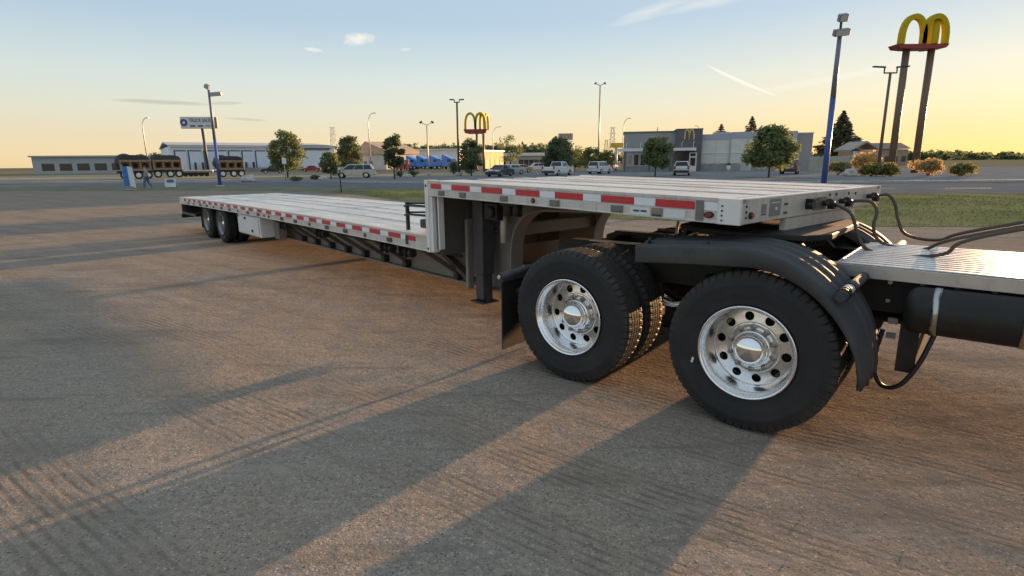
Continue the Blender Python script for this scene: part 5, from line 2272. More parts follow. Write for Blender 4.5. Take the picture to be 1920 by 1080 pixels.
# windows and door panes
zs, zh = B.z(1240, 311), B.z(1240, 288)
n = 7
for k in range(n):
    s0 = xl + .6 + (xt0 - xl - 1.0) * k / n
    s1 = xl + .6 + (xt0 - xl - 1.0) * (k + 1) / n
    w = B.box('window', s0 + .06, s1 - .06, -.06, -.002, zs, zh, m_trim, None)
    B.box('pane', s0 + .16, s1 - .16, -.075, -.058, zs + .1, zh - .1, m_glass if k not in (0, 6) else M('pane_beige', (.40, .36, .29), .4, 0, .1, 1), w)  # both end panes beige
dr = B.box('entrance', xt0 + .3, xt1 - 1.1, -1.16, -1.102, .02, B.z(1280, 285), m_glass)
d2 = B.box('entrance_door', xt1 - 1.95, xt1 - .75, -1.24, -1.165, .02, B.z(1296, 286), m_trim)
B.box('pane', xt1 - 1.75, xt1 - .95, -1.26, -1.242, .9, 2.2, m_glass, d2)
B.box('pane', xt1 - 1.75, xt1 - .95, -1.26, -1.242, 2.45, B.z(1296, 286) - .15, m_glass, d2)
for px_, w_ in ((1225, 2.2), (1345, 2.6), (1450, 2.4)):
    xx = B.x(px_)
    u_ = B.box('roof_unit', xx, xx + w_, 6, 8, 4.2, H1 + .45 if px_ < 1300 else H2 + .35, m_galv, None, .03)
# litter bin by the wall
lb = thing('litter_bin', 'white litter bin with a dark lid by the restaurant wall', 'bin', B.p0 + B.dir * B.x(1361) + Vector((0, -1.3, 0)))
mb = MB()
mb.cyl((0, 0, 0), (0, 0, .95), .30, .33, 16)
mb.build('body', m_trim, lb)
mb = MB()
mb.lathe([(.36, .95), (.36, 1.05), (.25, 1.25), (.0, 1.32)], 16)
o = mb.build('lid', m_dark, lb)
o.rotation_euler = (R(90), 0, 0)
o.location = (0, 0, 0)
# ---- fenced enclosure and hut at the right
E_ = Facade('board_fence', 'grey green board fence enclosing the yard right of the restaurant', 1518, 88, 1592, 86, 'fence')
m_board = M('fence_board', (0.38, 0.38, 0.33), 0.85, 0, 0.15, 1.0)
for k in range(22):
    a_ = E_.len * k / 22
    E_.box('board', a_ + .012, a_ + E_.len / 22 - .012, 0, .05, .03, E_.z(1550, 293) + .04 * math.sin(k * 2.1), m_board)
for k in range(4):
    a_ = E_.len * k / 3
    E_.box('post', a_ - .08, a_ + .08, .06, .2, 0, E_.z(1550, 292), m_board)
Hh = Facade('hut', 'small pale hut with a low gable roof behind the orange grass', 1596, 92, 1640, 92, 'hut')
Hh.box('wall', 0, Hh.len, 0, 4, 0, Hh.z(1620, 283), M('hut_wall', (.40, .37, .33), .8, 0, .08, 1))
mb = MB()
zz = Hh.z(1620, 282)
mb.prism([(-.6, zz - .1), (Hh.len / 2, zz + 1.2), (Hh.len + .6, zz - .1), (Hh.len + .6, zz + .12), (Hh.len / 2, zz + 1.45), (-.6, zz + .12)], -.5, 4.5)
rf = mb.build('roof', M('hut_roof', (.36, .33, .30), .8, 0, .1, 1), Hh.o)
Hh.box('window', Hh.len * .45, Hh.len * .75, -.05, -.003, zz - 1.6, zz - .5, m_glass)
Hh.box('corner_post', .1, .4, -.12, -.003, 0, zz - .12, m_trim)
Q = Facade('brick_house', 'muted brown building beyond the hut', 1650, 150, 1700, 150)
q1 = Q.box('wall', 0, Q.len, 0, 8, 0, Q.z(1670, 280), M('red_brown_wall', (.33, .24, .19), .8, 0, .15, 1))
mb = MB()
zz = Q.z(1670, 279)
mb.prism([(-.5, zz), (4, zz + 1.6), (8.5, zz)], -.5, Q.len + .5, 'x')
mb.build('roof', M('red_brown_roof', (.28, .19, .15), .8, 0, .15, 1), Q.o)
for k in range(3):
    Q.box('window', 1 + k * 2.2, 2.2 + k * 2.2, -.05, -.003, 1, 2.4, m_glass)

# ---- the long warehouse on the left
W = Facade('warehouse', 'long pale blue grey warehouse with a row of loading doors', 322, 152, 628, 176)
m_ware = M('warehouse_wall', (0.70, 0.74, 0.82), 0.7, 0, 0.05, .15)
m_door = M('loading_door', (0.64, 0.71, 0.82), 0.6, 0, 0.05, .3)
m_joint = M('door_frame_dark', (0.12, 0.13, 0.15), 0.7, 0, 0.1, 1)
zt = W.z(420, 274)
W.box('wall', 0, W.len, 0, 40, 0, zt, m_ware)
mb = MB()
mb.prism([(-.5, zt), (20, zt + 1.4), (41, zt), (41, zt + .25), (20, zt + 1.65), (-.5, zt + .25)], -.4, W.len + .4, 'x')
mb.build('roof', M('warehouse_roof', (.50, .50, .50), .6, .2, .08, .2), W.o)
W.box('eave_trim', -.4, W.len + .4, -.5, -.38, zt - .25, zt + .12, m_trim)
for a_, b__ in ((331, 350), (357, 378), (386, 402), (409, 426), (432, 451), (457, 475), (482, 498)):
    x0_, x1_ = W.x(a_), W.x(b__)
    z_ = W.z(a_, 284)
    f = W.box('door_frame', x0_ - .35, x1_ + .15, -.10, -.004, 0, z_ + .35, m_joint)
    W.box('loading_door', x0_, x1_ + .15, -.20, -.102, .02, z_, m_door, f)
    for k in range(4):
        W.box('door_rib', x0_ + .1, x1_, -.225, -.202, z_ * (k + .9) / 5, z_ * (k + .9) / 5 + .08, m_ware, f)
W.box('dark_stripe', W.x(566), W.x(620), -.06, -.004, W.z(590, 282), W.z(590, 272), M('stripe_grey', (.20, .215, .23), .7, 0, .06, .3))
for px in (363, 377, 458, 472):
    W.box('bollard', W.x(px), W.x(px) + .5, -1.6, -1.1, 0, 2.6, m_dark)
W.box('low_wall', W.x(395), W.x(560), -5.2, -4.9, 0, 1.1, M('low_wall_grey', (.24, .25, .26), .8, 0, .08, .4))
S = Facade('gabled_shed', 'tan gabled shed lit by the low sun behind the street lamp', 668, 190, 724, 182)
s1 = S.box('wall', 0, S.len, 0, 14, 0, S.z(690, 290), M('shed_wall', (.55, .52, .50), .8, 0, .06, .3))
mb = MB()
zz = S.z(690, 290)
pk = S.z(690, 265)
mb.prism([(-.6, zz), (-.6, zz + .3), (S.len * .38, pk), (S.len + .6, zz + 1.2), (S.len + .6, zz)], -.5, 14.5)
mb.build('roof', M('shed_roof', (.46, .33, .23), .8, 0, .1, .3), S.o)
for k in range(3):
    S.box('opening', 1.2 + k * 2.6, 2.6 + k * 2.6, -.06, -.004, 0, 2.6, m_joint)
G = Facade('white_building', 'low white building behind the row of blue trucks', 752, 230, 862, 230)
zz = G.z(800, 279)
g1 = G.box('wall', 0, G.len, 0, 20, 0, zz - .5, M('white_wall', (.60, .62, .66), .7, 0, .05, .2))
G.box('roof', -.4, G.len + .4, -.5, 20.5, zz - .49, zz, M('white_roof', (.58, .58, .58), .6, .1, .05, .2))
for k in range(6):
    G.box('loading_door', 1.5 + k * 3.8, 4.0 + k * 3.8, -.08, -.004, 0, 3.6, m_door)
O = Facade('sun_tinted_storage_units', 'row of low storage units with evening sunlight in their orange colour', 908, 150, 944, 160)
zz = O.z(925, 284)
O.box('wall', 0, O.len, 0, 6, 0, zz, M('storage_wall_sun_tint', (.58, .40, .22), .8, 0, .06, .3))  # orange evening sunlight put into the wall and door colours
for k in range(4):
    O.box('roller_door', .5 + k * O.len / 4, (k + 1) * O.len / 4 - .3, -.06, -.004, 0, 2.7, M('roller_sun_tint', (.58, .30, .10), .7, 0, .1, .5) if k == 0 else bpy.data.materials['roller_sun_tint'])
O.box('roof', -.3, O.len + .3, -.3, 6.3, zz + .002, zz + .3, m_trim)
K_ = Facade('petrol_canopy', 'pale flat roofed building behind the parked cars, left of the broad tree', 948, 140, 1020, 140)
zz = K_.z(980, 289)
K_.box('wall', 0, K_.len, 0, 8, 0, zz - .4, M('pale_wall', (.46, .43, .38), .8, 0, .06, .3))
K_.box('roof', -.5, K_.len + .5, -.8, 8.5, zz - .39, zz + .3, m_trim)
for k in range(5):
    K_.box('window', 3.2 + k * 1.25, 4.3 + k * 1.25, -.06, -.004, .7, 2.4, m_glass)
LW = Facade('depot', 'long low grey depot roof behind the dark trucks at the left edge', 60, 150, 318, 158)
zz = LW.z(260, 291)
LW.box('wall', 0, LW.len, 0, 12, 0, zz - .4, M('depot_wall', (.38, .40, .43), .8, 0, .08, .3))
LW.box('roof', -.4, LW.len + .4, -.6, 12.4, zz - .39, zz, M('depot_roof', (.42, .41, .40), .7, 0, .08, .3))
for k in range(9):
    LW.box('window', 2.0 + k * 4, 4.8 + k * 4, -.06, -.004, .8, 2.6, m_glass)

# ================================================================== ROAD VEHICLES
m_carglass = M('car_glass', (0.02, 0.024, 0.028), 0.06, 0, 0.1, 1)
m_tyre = M('car_tyre', (0.02, 0.02, 0.02), 0.8, 0, 0.1, 5)
m_hubc = M('car_wheel', (0.55, 0.55, 0.55), 0.3, 0.8, 0.1, 5)
m_tail = M('tail_lamp', (0.32, 0.02, 0.02), 0.3, 0, 0.1, 5)
m_head = M('head_lamp', (0.75, 0.75, 0.72), 0.15, 0, 0.05, 5)
m_bump = M('bumper_plastic', (0.03, 0.03, 0.032), 0.6, 0, 0.1, 5)


def arch_poly(top, L, zb, wheels, r):
    """side outline: top edge points (front to back), then the sill with wheel arches cut out"""
    pts = list(top)
    pts.append((L, zb))
    for wx in sorted(wheels, reverse=True):
        for k in range(9):
            t = math.pi * k / 8
            pts.append((wx + r * math.cos(t), zb + (r * .92) * math.sin(t)))
    pts.append((0, zb))
    return pts


def car(name, label, base, yaw, paint, L, Wd, Ht, belt, hood, style, group='cars parked beyond the road', dark_low=False):
    """x runs from nose to tail, y across, nose at -L/2"""
    t = thing(name, label, 'car', base, yaw, group)
    r = .34 if Ht < 1.65 else .37
    wx = (L * .19, L * .79)
    zb = .26 if Ht < 1.6 else .32
    ox = -L / 2
    if style == 'sedan':
        top = [(0, .55), (.05, .70), (L * .08, .78), (L * .30, belt), (L * .84, belt + .03), (L * .985, belt - .03), (L, .60)]
        gh = [(L * .28, belt), (L * .41, Ht - .03), (L * .50, Ht), (L * .66, Ht - .02), (L * .84, belt)]
    elif style == 'van':
        top = [(0, .55), (.04, .75), (L * .06, .88), (L * .22, belt), (L * .985, belt), (L, belt - .1)]
        gh = [(L * .18, belt), (L * .36, Ht - .06), (L * .45, Ht), (L * .90, Ht - .02), (L * .985, belt)]
    elif style == 'pickup':
        top = [(0, .62), (.03, .95), (L * .06, 1.02), (L * .26, belt), (L * .985, belt), (L, belt - .1)]
        gh = [(L * .25, belt), (L * .33, Ht - .05), (L * .38, Ht), (L * .56, Ht), (L * .60, belt)]
    else:  # suv
        top = [(0, .60), (.03, .82), (L * .06, .95), (L * .27, belt), (L * .98, belt), (L, belt - .15)]
        gh = [(L * .25, belt), (L * .38, Ht - .04), (L * .46, Ht), (L * .88, Ht - .03), (L * .975, belt)]
    hw = Wd / 2
    mb = MB()
    poly = arch_poly(top, L, zb, wx, r + .05)
    mb.prism([(x + ox, z) for x, z in poly], -hw, hw)
    body = mb.build('body', paint, t, .05, 2)
    zmax = Ht

    def yw(z):
        f = (z - belt) / (zmax - belt)
        return (hw - .06) * (1 - .24 * f)
    mb = MB()
    n = len(gh)
    vv = [(x + ox, -yw(z), z) for x, z in gh] + [(x + ox, yw(z), z) for x, z in gh]
    mb.add(vv, [tuple(range(n)), tuple(reversed(range(n, 2 * n)))] + [((i + 1) % n, i, n + i, n + (i + 1) % n) for i in range(n)])
    cabin = mb.build('cabin', paint, t, .03, 2)
    # side panes
    gx0, gx1 = gh[0][0], gh[-1][0]
    zt_, zb_ = Ht - .12, belt + .05

    def edge_x(z, front):
        pts = gh[:3] if front else gh[-2:]
        for (xa, za), (xb, zb2) in zip(pts, pts[1:]):
            if min(za, zb2) <= z <= max(za, zb2) and za != zb2:
                return xa + (xb - xa) * (z - za) / (zb2 - za)
        return pts[-1][0] if front else pts[0][0]
    xf0, xf1 = edge_x(zb_, True) + .16, edge_x(zt_, True) + .14
    xr0, xr1 = edge_x(zb_, False) - .14, edge_x(zt_, False) - .12
    cuts = (0, .36, .70, 1) if style in ('van', 'suv') else (0, .52, 1)
    for s in (-1, 1):
        for c0, c1 in zip(cuts, cuts[1:]):
            a0, a1 = xf0 + (xr0 - xf0) * c0 + .03, xf0 + (xr0 - xf0) * c1 - .03
            b0, b1 = xf1 + (xr1 - xf1) * c0 + .03, xf1 + (xr1 - xf1) * c1 - .03
            mb = MB()
            e = .012
            mb.add([(a0 + ox, s * (yw(zb_) + e), zb_), (a1 + ox, s * (yw(zb_) + e), zb_), (b1 + ox, s * (yw(zt_) + e), zt_), (b0 + ox, s * (yw(zt_) + e), zt_),
                    (a0 + ox, s * (yw(zb_) - e), zb_), (a1 + ox, s * (yw(zb_) - e), zb_), (b1 + ox, s * (yw(zt_) - e), zt_), (b0 + ox, s * (yw(zt_) - e), zt_)],
                   [(0, 1, 2, 3), (7, 6, 5, 4), (0, 4, 5, 1), (1, 5, 6, 2), (2, 6, 7, 3), (3, 7, 4, 0)])
            mb.build('side_window', m_carglass, cabin)
    # windscreen and rear window
    for (xa, za), (xb, zb2), nm, sgn in ((gh[0], gh[1], 'windscreen', -1), (gh[-1], gh[-2], 'rear_window', 1)):
        mb = MB()
        e = .014 * sgn
        f0, f1 = .12, .9
        p0 = (xa + (xb - xa) * f0 + ox + e, za + (zb2 - za) * f0)
        p1 = (xa + (xb - xa) * f1 + ox + e, za + (zb2 - za) * f1)
        y0_, y1_ = yw(p0[1]) - .10, yw(p1[1]) - .10
        mb.add([(p0[0], -y0_, p0[1]), (p0[0], y0_, p0[1]), (p1[0], y1_, p1[1]), (p1[0], -y1_, p1[1]),
                (p0[0] - e * 2, -y0_, p0[1]), (p0[0] - e * 2, y0_, p0[1]), (p1[0] - e * 2, y1_, p1[1]), (p1[0] - e * 2, -y1_, p1[1])],
               [(0, 1, 2, 3), (7, 6, 5, 4), (0, 4, 5, 1), (1, 5, 6, 2), (2, 6, 7, 3), (3, 7, 4, 0)])
        mb.build(nm, m_carglass, cabin)
    for s in (-1, 1):
        mb = MB()
        mb.box((ox + .07, s * (hw - .26), .72 if style == 'sedan' else .82), (.18, .36, .14))
        mb.build('head_lamp', m_head, body, .03)
        mb = MB()
        zt2 = .80 if style == 'sedan' else belt - .12
        mb.box((ox + L - .05, s * (hw - .16), zt2), (.14, .24, .16 if style == 'sedan' else .36))
        mb.build('tail_lamp', m_tail, body, .02)
        mb = MB()
        mb.box((ox + gh[0][0] + .35, s * (hw + .06), belt + .06), (.12, .18, .12))
        mb.build('wing_mirror', paint, body, .03)
        for x in wx:
            mb = MB()
            mb.cyl((0, -.11, 0), (0, .11, 0), r, n=22)
            w = mb.build('wheel', m_tyre, t, .03)
            w.location = (x + ox, s * (hw - .12), r)
            mb = MB()
            mb.cyl((0, -.112, 0), (0, .112, 0), r * .62, n=18)
            mb.build('rim', m_hubc, w, .01)
    for x, nm in ((ox - .02, 'front_bumper'), (ox + L + .02, 'rear_bumper')):
        mb = MB()
        mb.box((x, 0, zb + .18), (.16, Wd * .94, .26))
        mb.build(nm, m_bump if dark_low or nm == 'front_bumper' else paint, body, .04)
    mb = MB()
    mb.box((ox + L + .03, 0, .78), (.03, .32, .13))
    mb.build('number_plate', m_head, body)
    mb = MB()
    mb.box((ox - .015, 0, .62), (.05, Wd * .5, .16))
    mb.build('grille', m_bump, body)
    return t


def paint(name, c, metal=0.2):
    return M(name, c, 0.28, metal, 0.04, 2, coat=0.7)


pn_silver = paint('paint_silver', (.46, .46, .45), .5)
pn_white = paint('paint_white', (.68, .68, .68), 0)
pn_dark = paint('paint_dark_grey', (.10, .11, .125), .4)
pn_plum = paint('paint_plum_grey', (.12, .10, .11), .3)
pn_tan = paint('paint_gold', (.42, .30, .12), .3)
pn_red = paint('paint_red', (.28, .03, .03), .1)
pn_black = paint('paint_black', (.025, .027, .03), .1)


def on(px, py):
    p = gp(px, py)
    p.z = 0.012
    return p


def yaw_to(deg):
    return R(deg)


car('minivan', 'silver minivan parked side on near the round trees', on(666, 334), yaw_to(8), pn_silver, 4.95, 1.95, 1.72, 1.02, .9, 'van')
car('sedan', 'dark grey sedan nosing towards the viewer below the yellow arches', on(938, 331), yaw_to(66), pn_dark, 4.8, 1.85, 1.46, .95, .8, 'sedan')
car('sedan', 'silver sedan parked just behind the dark grey sedan', on(957, 327.5), yaw_to(45), pn_silver, 4.8, 1.85, 1.45, .95, .8, 'sedan')
car('sedan', 'gold sedan lit by the sun behind the dark grey sedan', on(974, 324), yaw_to(38), pn_tan, 4.6, 1.8, 1.42, .93, .8, 'sedan')
car('estate_car', 'white estate car seen from the side behind the broad tree', on(1006, 321), yaw_to(12), pn_white, 4.7, 1.85, 1.62, 1.0, .9, 'suv')
car('pickup', 'white pickup seen from behind under the broad tree', on(1046, 329), yaw_to(-122), pn_white, 5.4, 1.95, 1.78, 1.12, 1.0, 'pickup', dark_low=True)
car('sport_utility', 'white sport utility car at an angle left of the young tree', on(1124, 326), yaw_to(-124), pn_white, 4.7, 1.9, 1.75, 1.08, 1.0, 'suv')
car('sport_utility', 'white sport utility car half hidden behind the angled one', on(1142, 320), yaw_to(-124), pn_white, 4.9, 1.9, 1.85, 1.12, 1.0, 'suv')
car('sport_utility', 'white hatchback seen from behind in front of the restaurant door', on(1278, 329), yaw_to(-108), pn_white, 4.5, 1.86, 1.68, 1.05, 1.0, 'suv', dark_low=True)
car('sport_utility', 'dark plum sport utility car seen from behind near the grey wall', on(1480, 326.5), yaw_to(-120), pn_plum, 4.6, 1.88, 1.72, 1.08, 1.0, 'suv', dark_low=True)
car('sedan', 'black car parked left of the full round tree by the warehouse', on(512, 325), yaw_to(25), pn_black, 4.7, 1.85, 1.6, 1.0, .9, 'suv')
car('sedan', 'red car half hidden behind the full round tree', on(584, 322), yaw_to(10), pn_red, 4.7, 1.85, 1.5, .98, .9, 'sedan')
car('sport_utility', 'dark car parked under the pylon tree', on(872, 322), yaw_to(20), pn_black, 4.7, 1.85, 1.6, 1.0, .9, 'suv')


# ---- dark tank trucks with brown racks at the back
m_tank = M('tank_dark_green', (0.035, 0.05, 0.052), 0.35, 0.2, 0.12, 1.5)
m_rack = M('rack_brown', (0.29, 0.19, 0.11), 0.7, 0, 0.15, 2)
m_hole = M('rack_opening', (0.010, 0.008, 0.007), 0.8, 0, 0.1, 2)


def tank_truck(label, base, yaw, k):
    """tail towards -y, tank running away along +y"""
    t = thing('tank_truck', label, 'truck', base, yaw, 'dark tank trucks by the depot')
    t.scale = (k, k, k)
    mb = MB()
    mb.lathe([(0.0, 1.2), (.9, 1.22), (1.15, 1.4), (1.15, 3.2), (.9, 3.4), (0, 3.42)], 28)
    o = mb.build('tank', m_tank, t)
    o.location = (-1.05, 0, 2.1)
    # rack of three openings, seen broadside
    mb = MB()
    xs = [-1.15, 1.15]
    mb.bb((-1.7, 0, 2.15), (1.7, 1.2, 2.45))
    mb.bb((-1.7, 0, 1.05), (1.7, 1.2, 1.30))
    for x in (-1.7, -.62, .46, 1.52):
        mb.bb((x, 0, 1.302), (x + .18, 1.2, 2.148))
    rk = mb.build('rack', m_rack, t, .02)
    mb = MB()
    mb.bb((-1.65, .5, 1.31), (1.65, 1.15, 2.14))
    mb.build('rack_back', m_rack, rk)
    for x in (-1.07, .01, 1.08):
        mb = MB()
        mb.cyl((x, .38, 1.72), (x, .49, 1.72), .30, n=18)
        mb.build('opening', m_hole, rk)
    mb = MB()
    mb.prism([(-1.75, 2.46), (-1.6, 2.85), (-.9, 3.05), (.9, 3.05), (1.5, 2.85), (1.75, 2.46)], .05, 1.6)
    mb.build('top_hood', m_dark, t, .05)
    mb = MB()
    mb.bb((-2.1, .3, .75), (1.75, 3.4, 1.03))
    mb.build('chassis', m_bump, t)
    for x in (-1.3, .2, 1.25):
        mb = MB()
        mb.cyl((x, .02, .5), (x, .55, .5), .5, n=22)
        w = mb.build('wheel', m_tyre, t)
        mb = MB()
        mb.cyl((x, -.02, .5), (x, .10, .5), .30, n=16)
        mb.build('rim', m_trim, w)
    return t


for lab, px, py, yw_, k in (('dark tank truck with a brown three-hole rack at the left edge', 258, 336, 35, 1.05),
                            ('dark tank truck with a brown three-hole rack behind the walking person', 318, 333, 35, 1.08),
                            ('dark tank truck with a brown three-hole rack right of the sign pole', 437, 332, 35, 1.0)):
    p = gp(px, py)
    p.z = .012
    tank_truck(lab, p, R(yw_), k)
# low loader with timber deck between them
p = gp(370, 331)
lt_ = thing('low_trailer', 'low brown flat trailer parked between the dark tank trucks', 'trailer', (p.x, p.y, .012), 0)
mb = MB()
mb.bb((-2.6, 0, .85), (2.6, 2.4, 1.0))
mb.build('deck', m_trim, lt_)
mb = MB()
mb.bb((-2.6, .05, .62), (2.6, .25, .848))
mb.build('side_beam', m_rack, lt_)
for x in (-2.0, -1.1, -.3, .6, 1.5):
    mb = MB()
    mb.cyl((x, .1, .42), (x, .4, .42), .42, n=16)
    mb.build('wheel', m_tyre, lt_)

# ---- blue road tractors in a row
m_bluet = M('truck_blue', (0.05, 0.20, 0.62), 0.3, 0.1, 0.06, 1, coat=.6)


def blue_truck(label, px, py, yaw, k=1.0):
    p = gp(px, py)
    t = thing('blue_truck', label, 'truck', (p.x, p.y, .012), yaw, 'row of blue road tractors')
    t.scale = (k, k, k)
    mb = MB()
    mb.prism([(-3.6, .6), (-3.6, 1.5), (-3.3, 1.9), (-1.7, 2.1), (-1.1, 2.9), (-.4, 3.3), (1.4, 3.9), (1.8, 3.85), (1.8, .7)], -1.2, 1.2)
    c = mb.build('cab', m_bluet, t, .08, 2)
    mb = MB()
    mb.add([(-1.68, -1.05, 2.14), (-1.68, 1.05, 2.14), (-1.14, 1.0, 2.86), (-1.14, -1.0, 2.86)], [(0, 1, 2, 3)])
    q = mb.build('windscreen', m_carglass, c)
    q.location = (-.06, 0, .02)
    for s in (-1, 1):
        mb = MB()
        mb.prism([(-1.1, 2.05), (-.75, 2.75), (.1, 2.75), (.1, 2.05)], s * 1.20, s * 1.225)
        mb.build('side_window', m_carglass, c)
        mb = MB()
        mb.box((-3.55, s * .85, 1.15), (.12, .36, .3))
        mb.build('head_lamp', m_head, c)
        mb = MB()
        mb.cyl((1.95, s * .95, 1.0), (1.95, s * .95, 3.9), .09, n=10)
        mb.build('exhaust_stack', MAT['chrome'], c)
        for x in (-2.6, 2.6, 3.9):
            mb = MB()
            mb.cyl((x, s * .75, .5), (x, s * 1.2, .5), .5, n=20)
            w = mb.build('wheel', m_tyre, t)
            mb = MB()
            mb.cyl((x, s * .9, .5), (x, s * 1.22, .5), .28, n=14)
            mb.build('rim', m_hubc, w)
    mb = MB()
    mb.bb((-3.4, -.45, .6), (4.7, .45, .9))
    mb.build('frame', m_bump, t)
    mb = MB()
    mb.box((-3.63, 0, 1.15), (.08, 1.1, .75))
    mb.build('grille', MAT['chrome'], c)
    return t


for i, (px, lab) in enumerate(((776, 'blue road tractor at the left end of the row'), (795, 'second blue road tractor from the left of the row'),
                               (819, 'third blue road tractor from the left, behind the thin lamp post'), (843, 'blue road tractor at the right end of the row by the evergreen bush'))):
    blue_truck(lab, px, 317.5, R(148 if i < 3 else 160), 1.05)
tk = blue_truck('red and white service truck left of the blue tractors', 757, 320, R(-40), .7)
tk.name = 'service_truck'
tk['group'] = 'service vehicles by the far yard'
for ch in tk.children:
    if ch.name.startswith('cab'):
        ch.data.materials[0] = pn_red

# ================================================================== PEOPLE AND SMALL THINGS BY THE VERGE
m_skin = M('skin', (0.42, 0.27, 0.20), 0.6, 0, 0.08, 8)
m_grey = M('grey_shirt', (0.24, 0.25, 0.27), 0.85, 0, 0.15, 12)
m_jean = M('jeans', (0.10, 0.13, 0.24), 0.85, 0, 0.15, 14)
m_hair = M('hair', (0.05, 0.035, 0.025), 0.8, 0, 0.2, 20)


def skinned(name, nodes, edges, mat, parent=None):
    """one continuous surface grown round a posed skeleton"""
    me = bpy.data.meshes.new(name)
    keys = list(nodes)
    me.from_pydata([nodes[k][0] for k in keys], [(keys.index(a_), keys.index(b__)) for a_, b__ in edges], [])
    o = bpy.data.objects.new(name, me)
    col.objects.link(o)
    sk = o.modifiers.new('skin', 'SKIN')
    o.modifiers.new('sub', 'SUBSURF').levels = 2
    for i, k in enumerate(keys):
        r_ = nodes[k][1]
        me.skin_vertices[0].data[i].radius = (r_, r_) if not isinstance(r_, tuple) else r_
    me.skin_vertices[0].data[0].use_root = True
    dg = bpy.context.evaluated_depsgraph_get()
    dg.update()
    me2 = bpy.data.meshes.new_from_object(o.evaluated_get(dg))
    col.objects.unlink(o)
    bpy.data.objects.remove(o)
    for pl in me2.polygons:
        pl.use_smooth = True
    return obj(name, me2, mat, parent)


p = gp(278, 356)
man = thing('person', 'person in a grey top and blue jeans walking beside the road', 'person', (p.x, p.y, 0.05), R(15))
N_ = {'pelvis': ((0, 0, .90), (.145, .11)), 'waist': ((0, 0, 1.05), (.135, .10)), 'chest': ((-.02, 0, 1.28), (.165, .115)), 'neck': ((-.03, 0, 1.44), .055),
      'head': ((-.05, 0, 1.56), (.075, .09)), 'crown': ((-.05, 0, 1.65), (.07, .08)),
      'sl': ((-.02, -.19, 1.38), .06), 'el': ((.05, -.25, 1.12), .045), 'wl': ((-.06, -.24, .90), .035), 'hl': ((-.09, -.24, .82), .035),
      'sr': ((-.02, .19, 1.38), .06), 'er': ((-.09, .24, 1.13), .045), 'wr': ((-.24, .22, .95), .035), 'hr': ((-.30, .21, .90), .035),
      'tl': ((.0, -.09, .84), .09), 'kl': ((-.16, -.10, .48), .065), 'al': ((-.20, -.10, .09), .042), 'fl': ((-.34, -.10, .035), .035),
      'tr': ((.0, .09, .84), .09), 'kr': ((.06, .10, .47), .065), 'ar': ((.28, .10, .14), .042), 'fr': ((.20, .10, .035), .035)}
E2 = [('pelvis', 'waist'), ('waist', 'chest'), ('chest', 'neck'), ('neck', 'head'), ('head', 'crown'), ('chest', 'sl'), ('sl', 'el'), ('el', 'wl'), ('wl', 'hl'),
      ('chest', 'sr'), ('sr', 'er'), ('er', 'wr'), ('wr', 'hr'), ('pelvis', 'tl'), ('tl', 'kl'), ('kl', 'al'), ('al', 'fl'), ('pelvis', 'tr'), ('tr', 'kr'), ('kr', 'ar'), ('ar', 'fr')]
skinned('body', N_, E2, m_skin, man)
grow = lambda ks, e: {k: (N_[k][0], (N_[k][1] + e) if not isinstance(N_[k][1], tuple) else tuple(x + e for x in N_[k][1])) for k in ks}
sh = grow(('waist', 'pelvis', 'chest', 'sl', 'el', 'sr', 'er'), .018)
skinned('shirt', {k: sh[k] for k in ('waist', 'pelvis', 'chest', 'sl', 'el', 'sr', 'er')}, [('waist', 'pelvis'), ('waist', 'chest'), ('chest', 'sl'), ('sl', 'el'), ('chest', 'sr'), ('sr', 'er')], m_grey, man)
je = grow(('pelvis', 'tl', 'kl', 'al', 'tr', 'kr', 'ar'), .016)
skinned('trousers', je, [('pelvis', 'tl'), ('tl', 'kl'), ('kl', 'al'), ('pelvis', 'tr'), ('tr', 'kr'), ('kr', 'ar')], m_jean, man)
mb = MB()
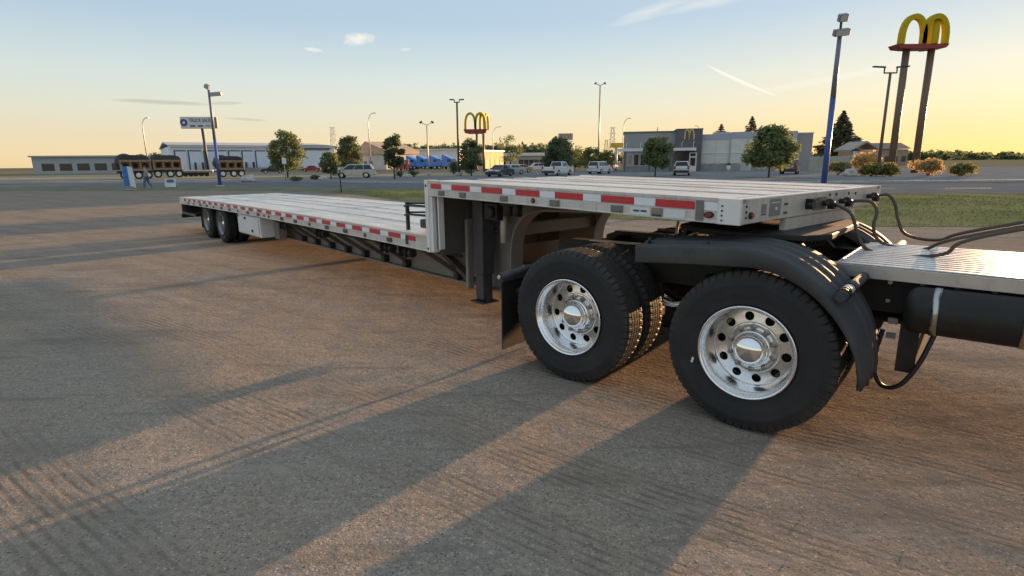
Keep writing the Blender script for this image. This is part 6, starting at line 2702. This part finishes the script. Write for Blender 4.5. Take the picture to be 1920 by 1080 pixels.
mb.lathe([(0.0, .11), (.05, .10), (.085, .055), (.09, 0), (.08, -.03)], 18)
hr_ = mb.build('hair', m_hair, man)
hr_.rotation_euler = (R(90), 0, 0)
hr_.location = (-.035, 0, 1.615)

# banner flag on a stand at the left edge
p = gp(246, 357)
bf = thing('banner_flag', 'blue and white upright banner flag at the left edge of the lot', 'flag', (p.x, p.y, .05), 0)
mb = MB()
mb.tube([(-.45, .03, 0), (-.45, .03, 1.75)], .02, 6)
mb.build('pole', m_galv, bf)
mb = MB()
mb.prism([(-.43, .25), (-.43, 1.70), (-.08, 1.62), (-.02, .28)], 0, .012)
mb.build('cloth', M('flag_blue', (.05, .17, .48), .8, 0, .15, 3), bf)
mb = MB()
mb.prism([(-.03, .28), (-.09, 1.66), (.30, 1.60), (.38, .12)], .014, .026)
mb.build('cloth', M('flag_white', (.66, .66, .66), .8, 0, .08, 3), bf)
mb = MB()
mb.bb((-.5, -.2, 0), (.4, .2, .03))
mb.build('foot', m_galv, bf)
# low pavement sign
p = gp(321, 354)
ps = thing('pavement_sign', 'low blue and white pavement sign standing at the edge of the grass', 'sign', (p.x, p.y, .04), R(6))
mb = MB()
mb.box((0, 0, .40), (.78, .04, .62), Matrix.Rotation(R(-14), 3, 'X'))
b1 = mb.build('board', M('pavement_sign_white', (.66, .68, .72), .5, 0, .08, 3), ps)
mb = MB()
mb.box((0, .18, .40), (.78, .04, .62), Matrix.Rotation(R(14), 3, 'X'))
mb.build('board', m_trim, ps)
mb = MB()
mb.box((0.02, -.055, .56), (.50, .02, .20), Matrix.Rotation(R(-14), 3, 'X'))
mb.build('panel', M('pavement_sign_blue', (.07, .13, .30), .5, 0, .1, 3), b1)
# road sign on a thin post between the lots
p = gp(640, 362)
sg = thing('marker_post', 'thin dark marker post standing in the verge behind the trailer deck', 'post', (p.x, p.y, .05))
mb = MB()
mb.cyl((0, 0, -.05), (0, 0, 1.5), .035, n=8)
mb.build('post', m_dark, sg)
mb = MB()
mb.box((0, -.03, 1.4), (.12, .02, .16))
mb.build('reflector', m_trim, sg)
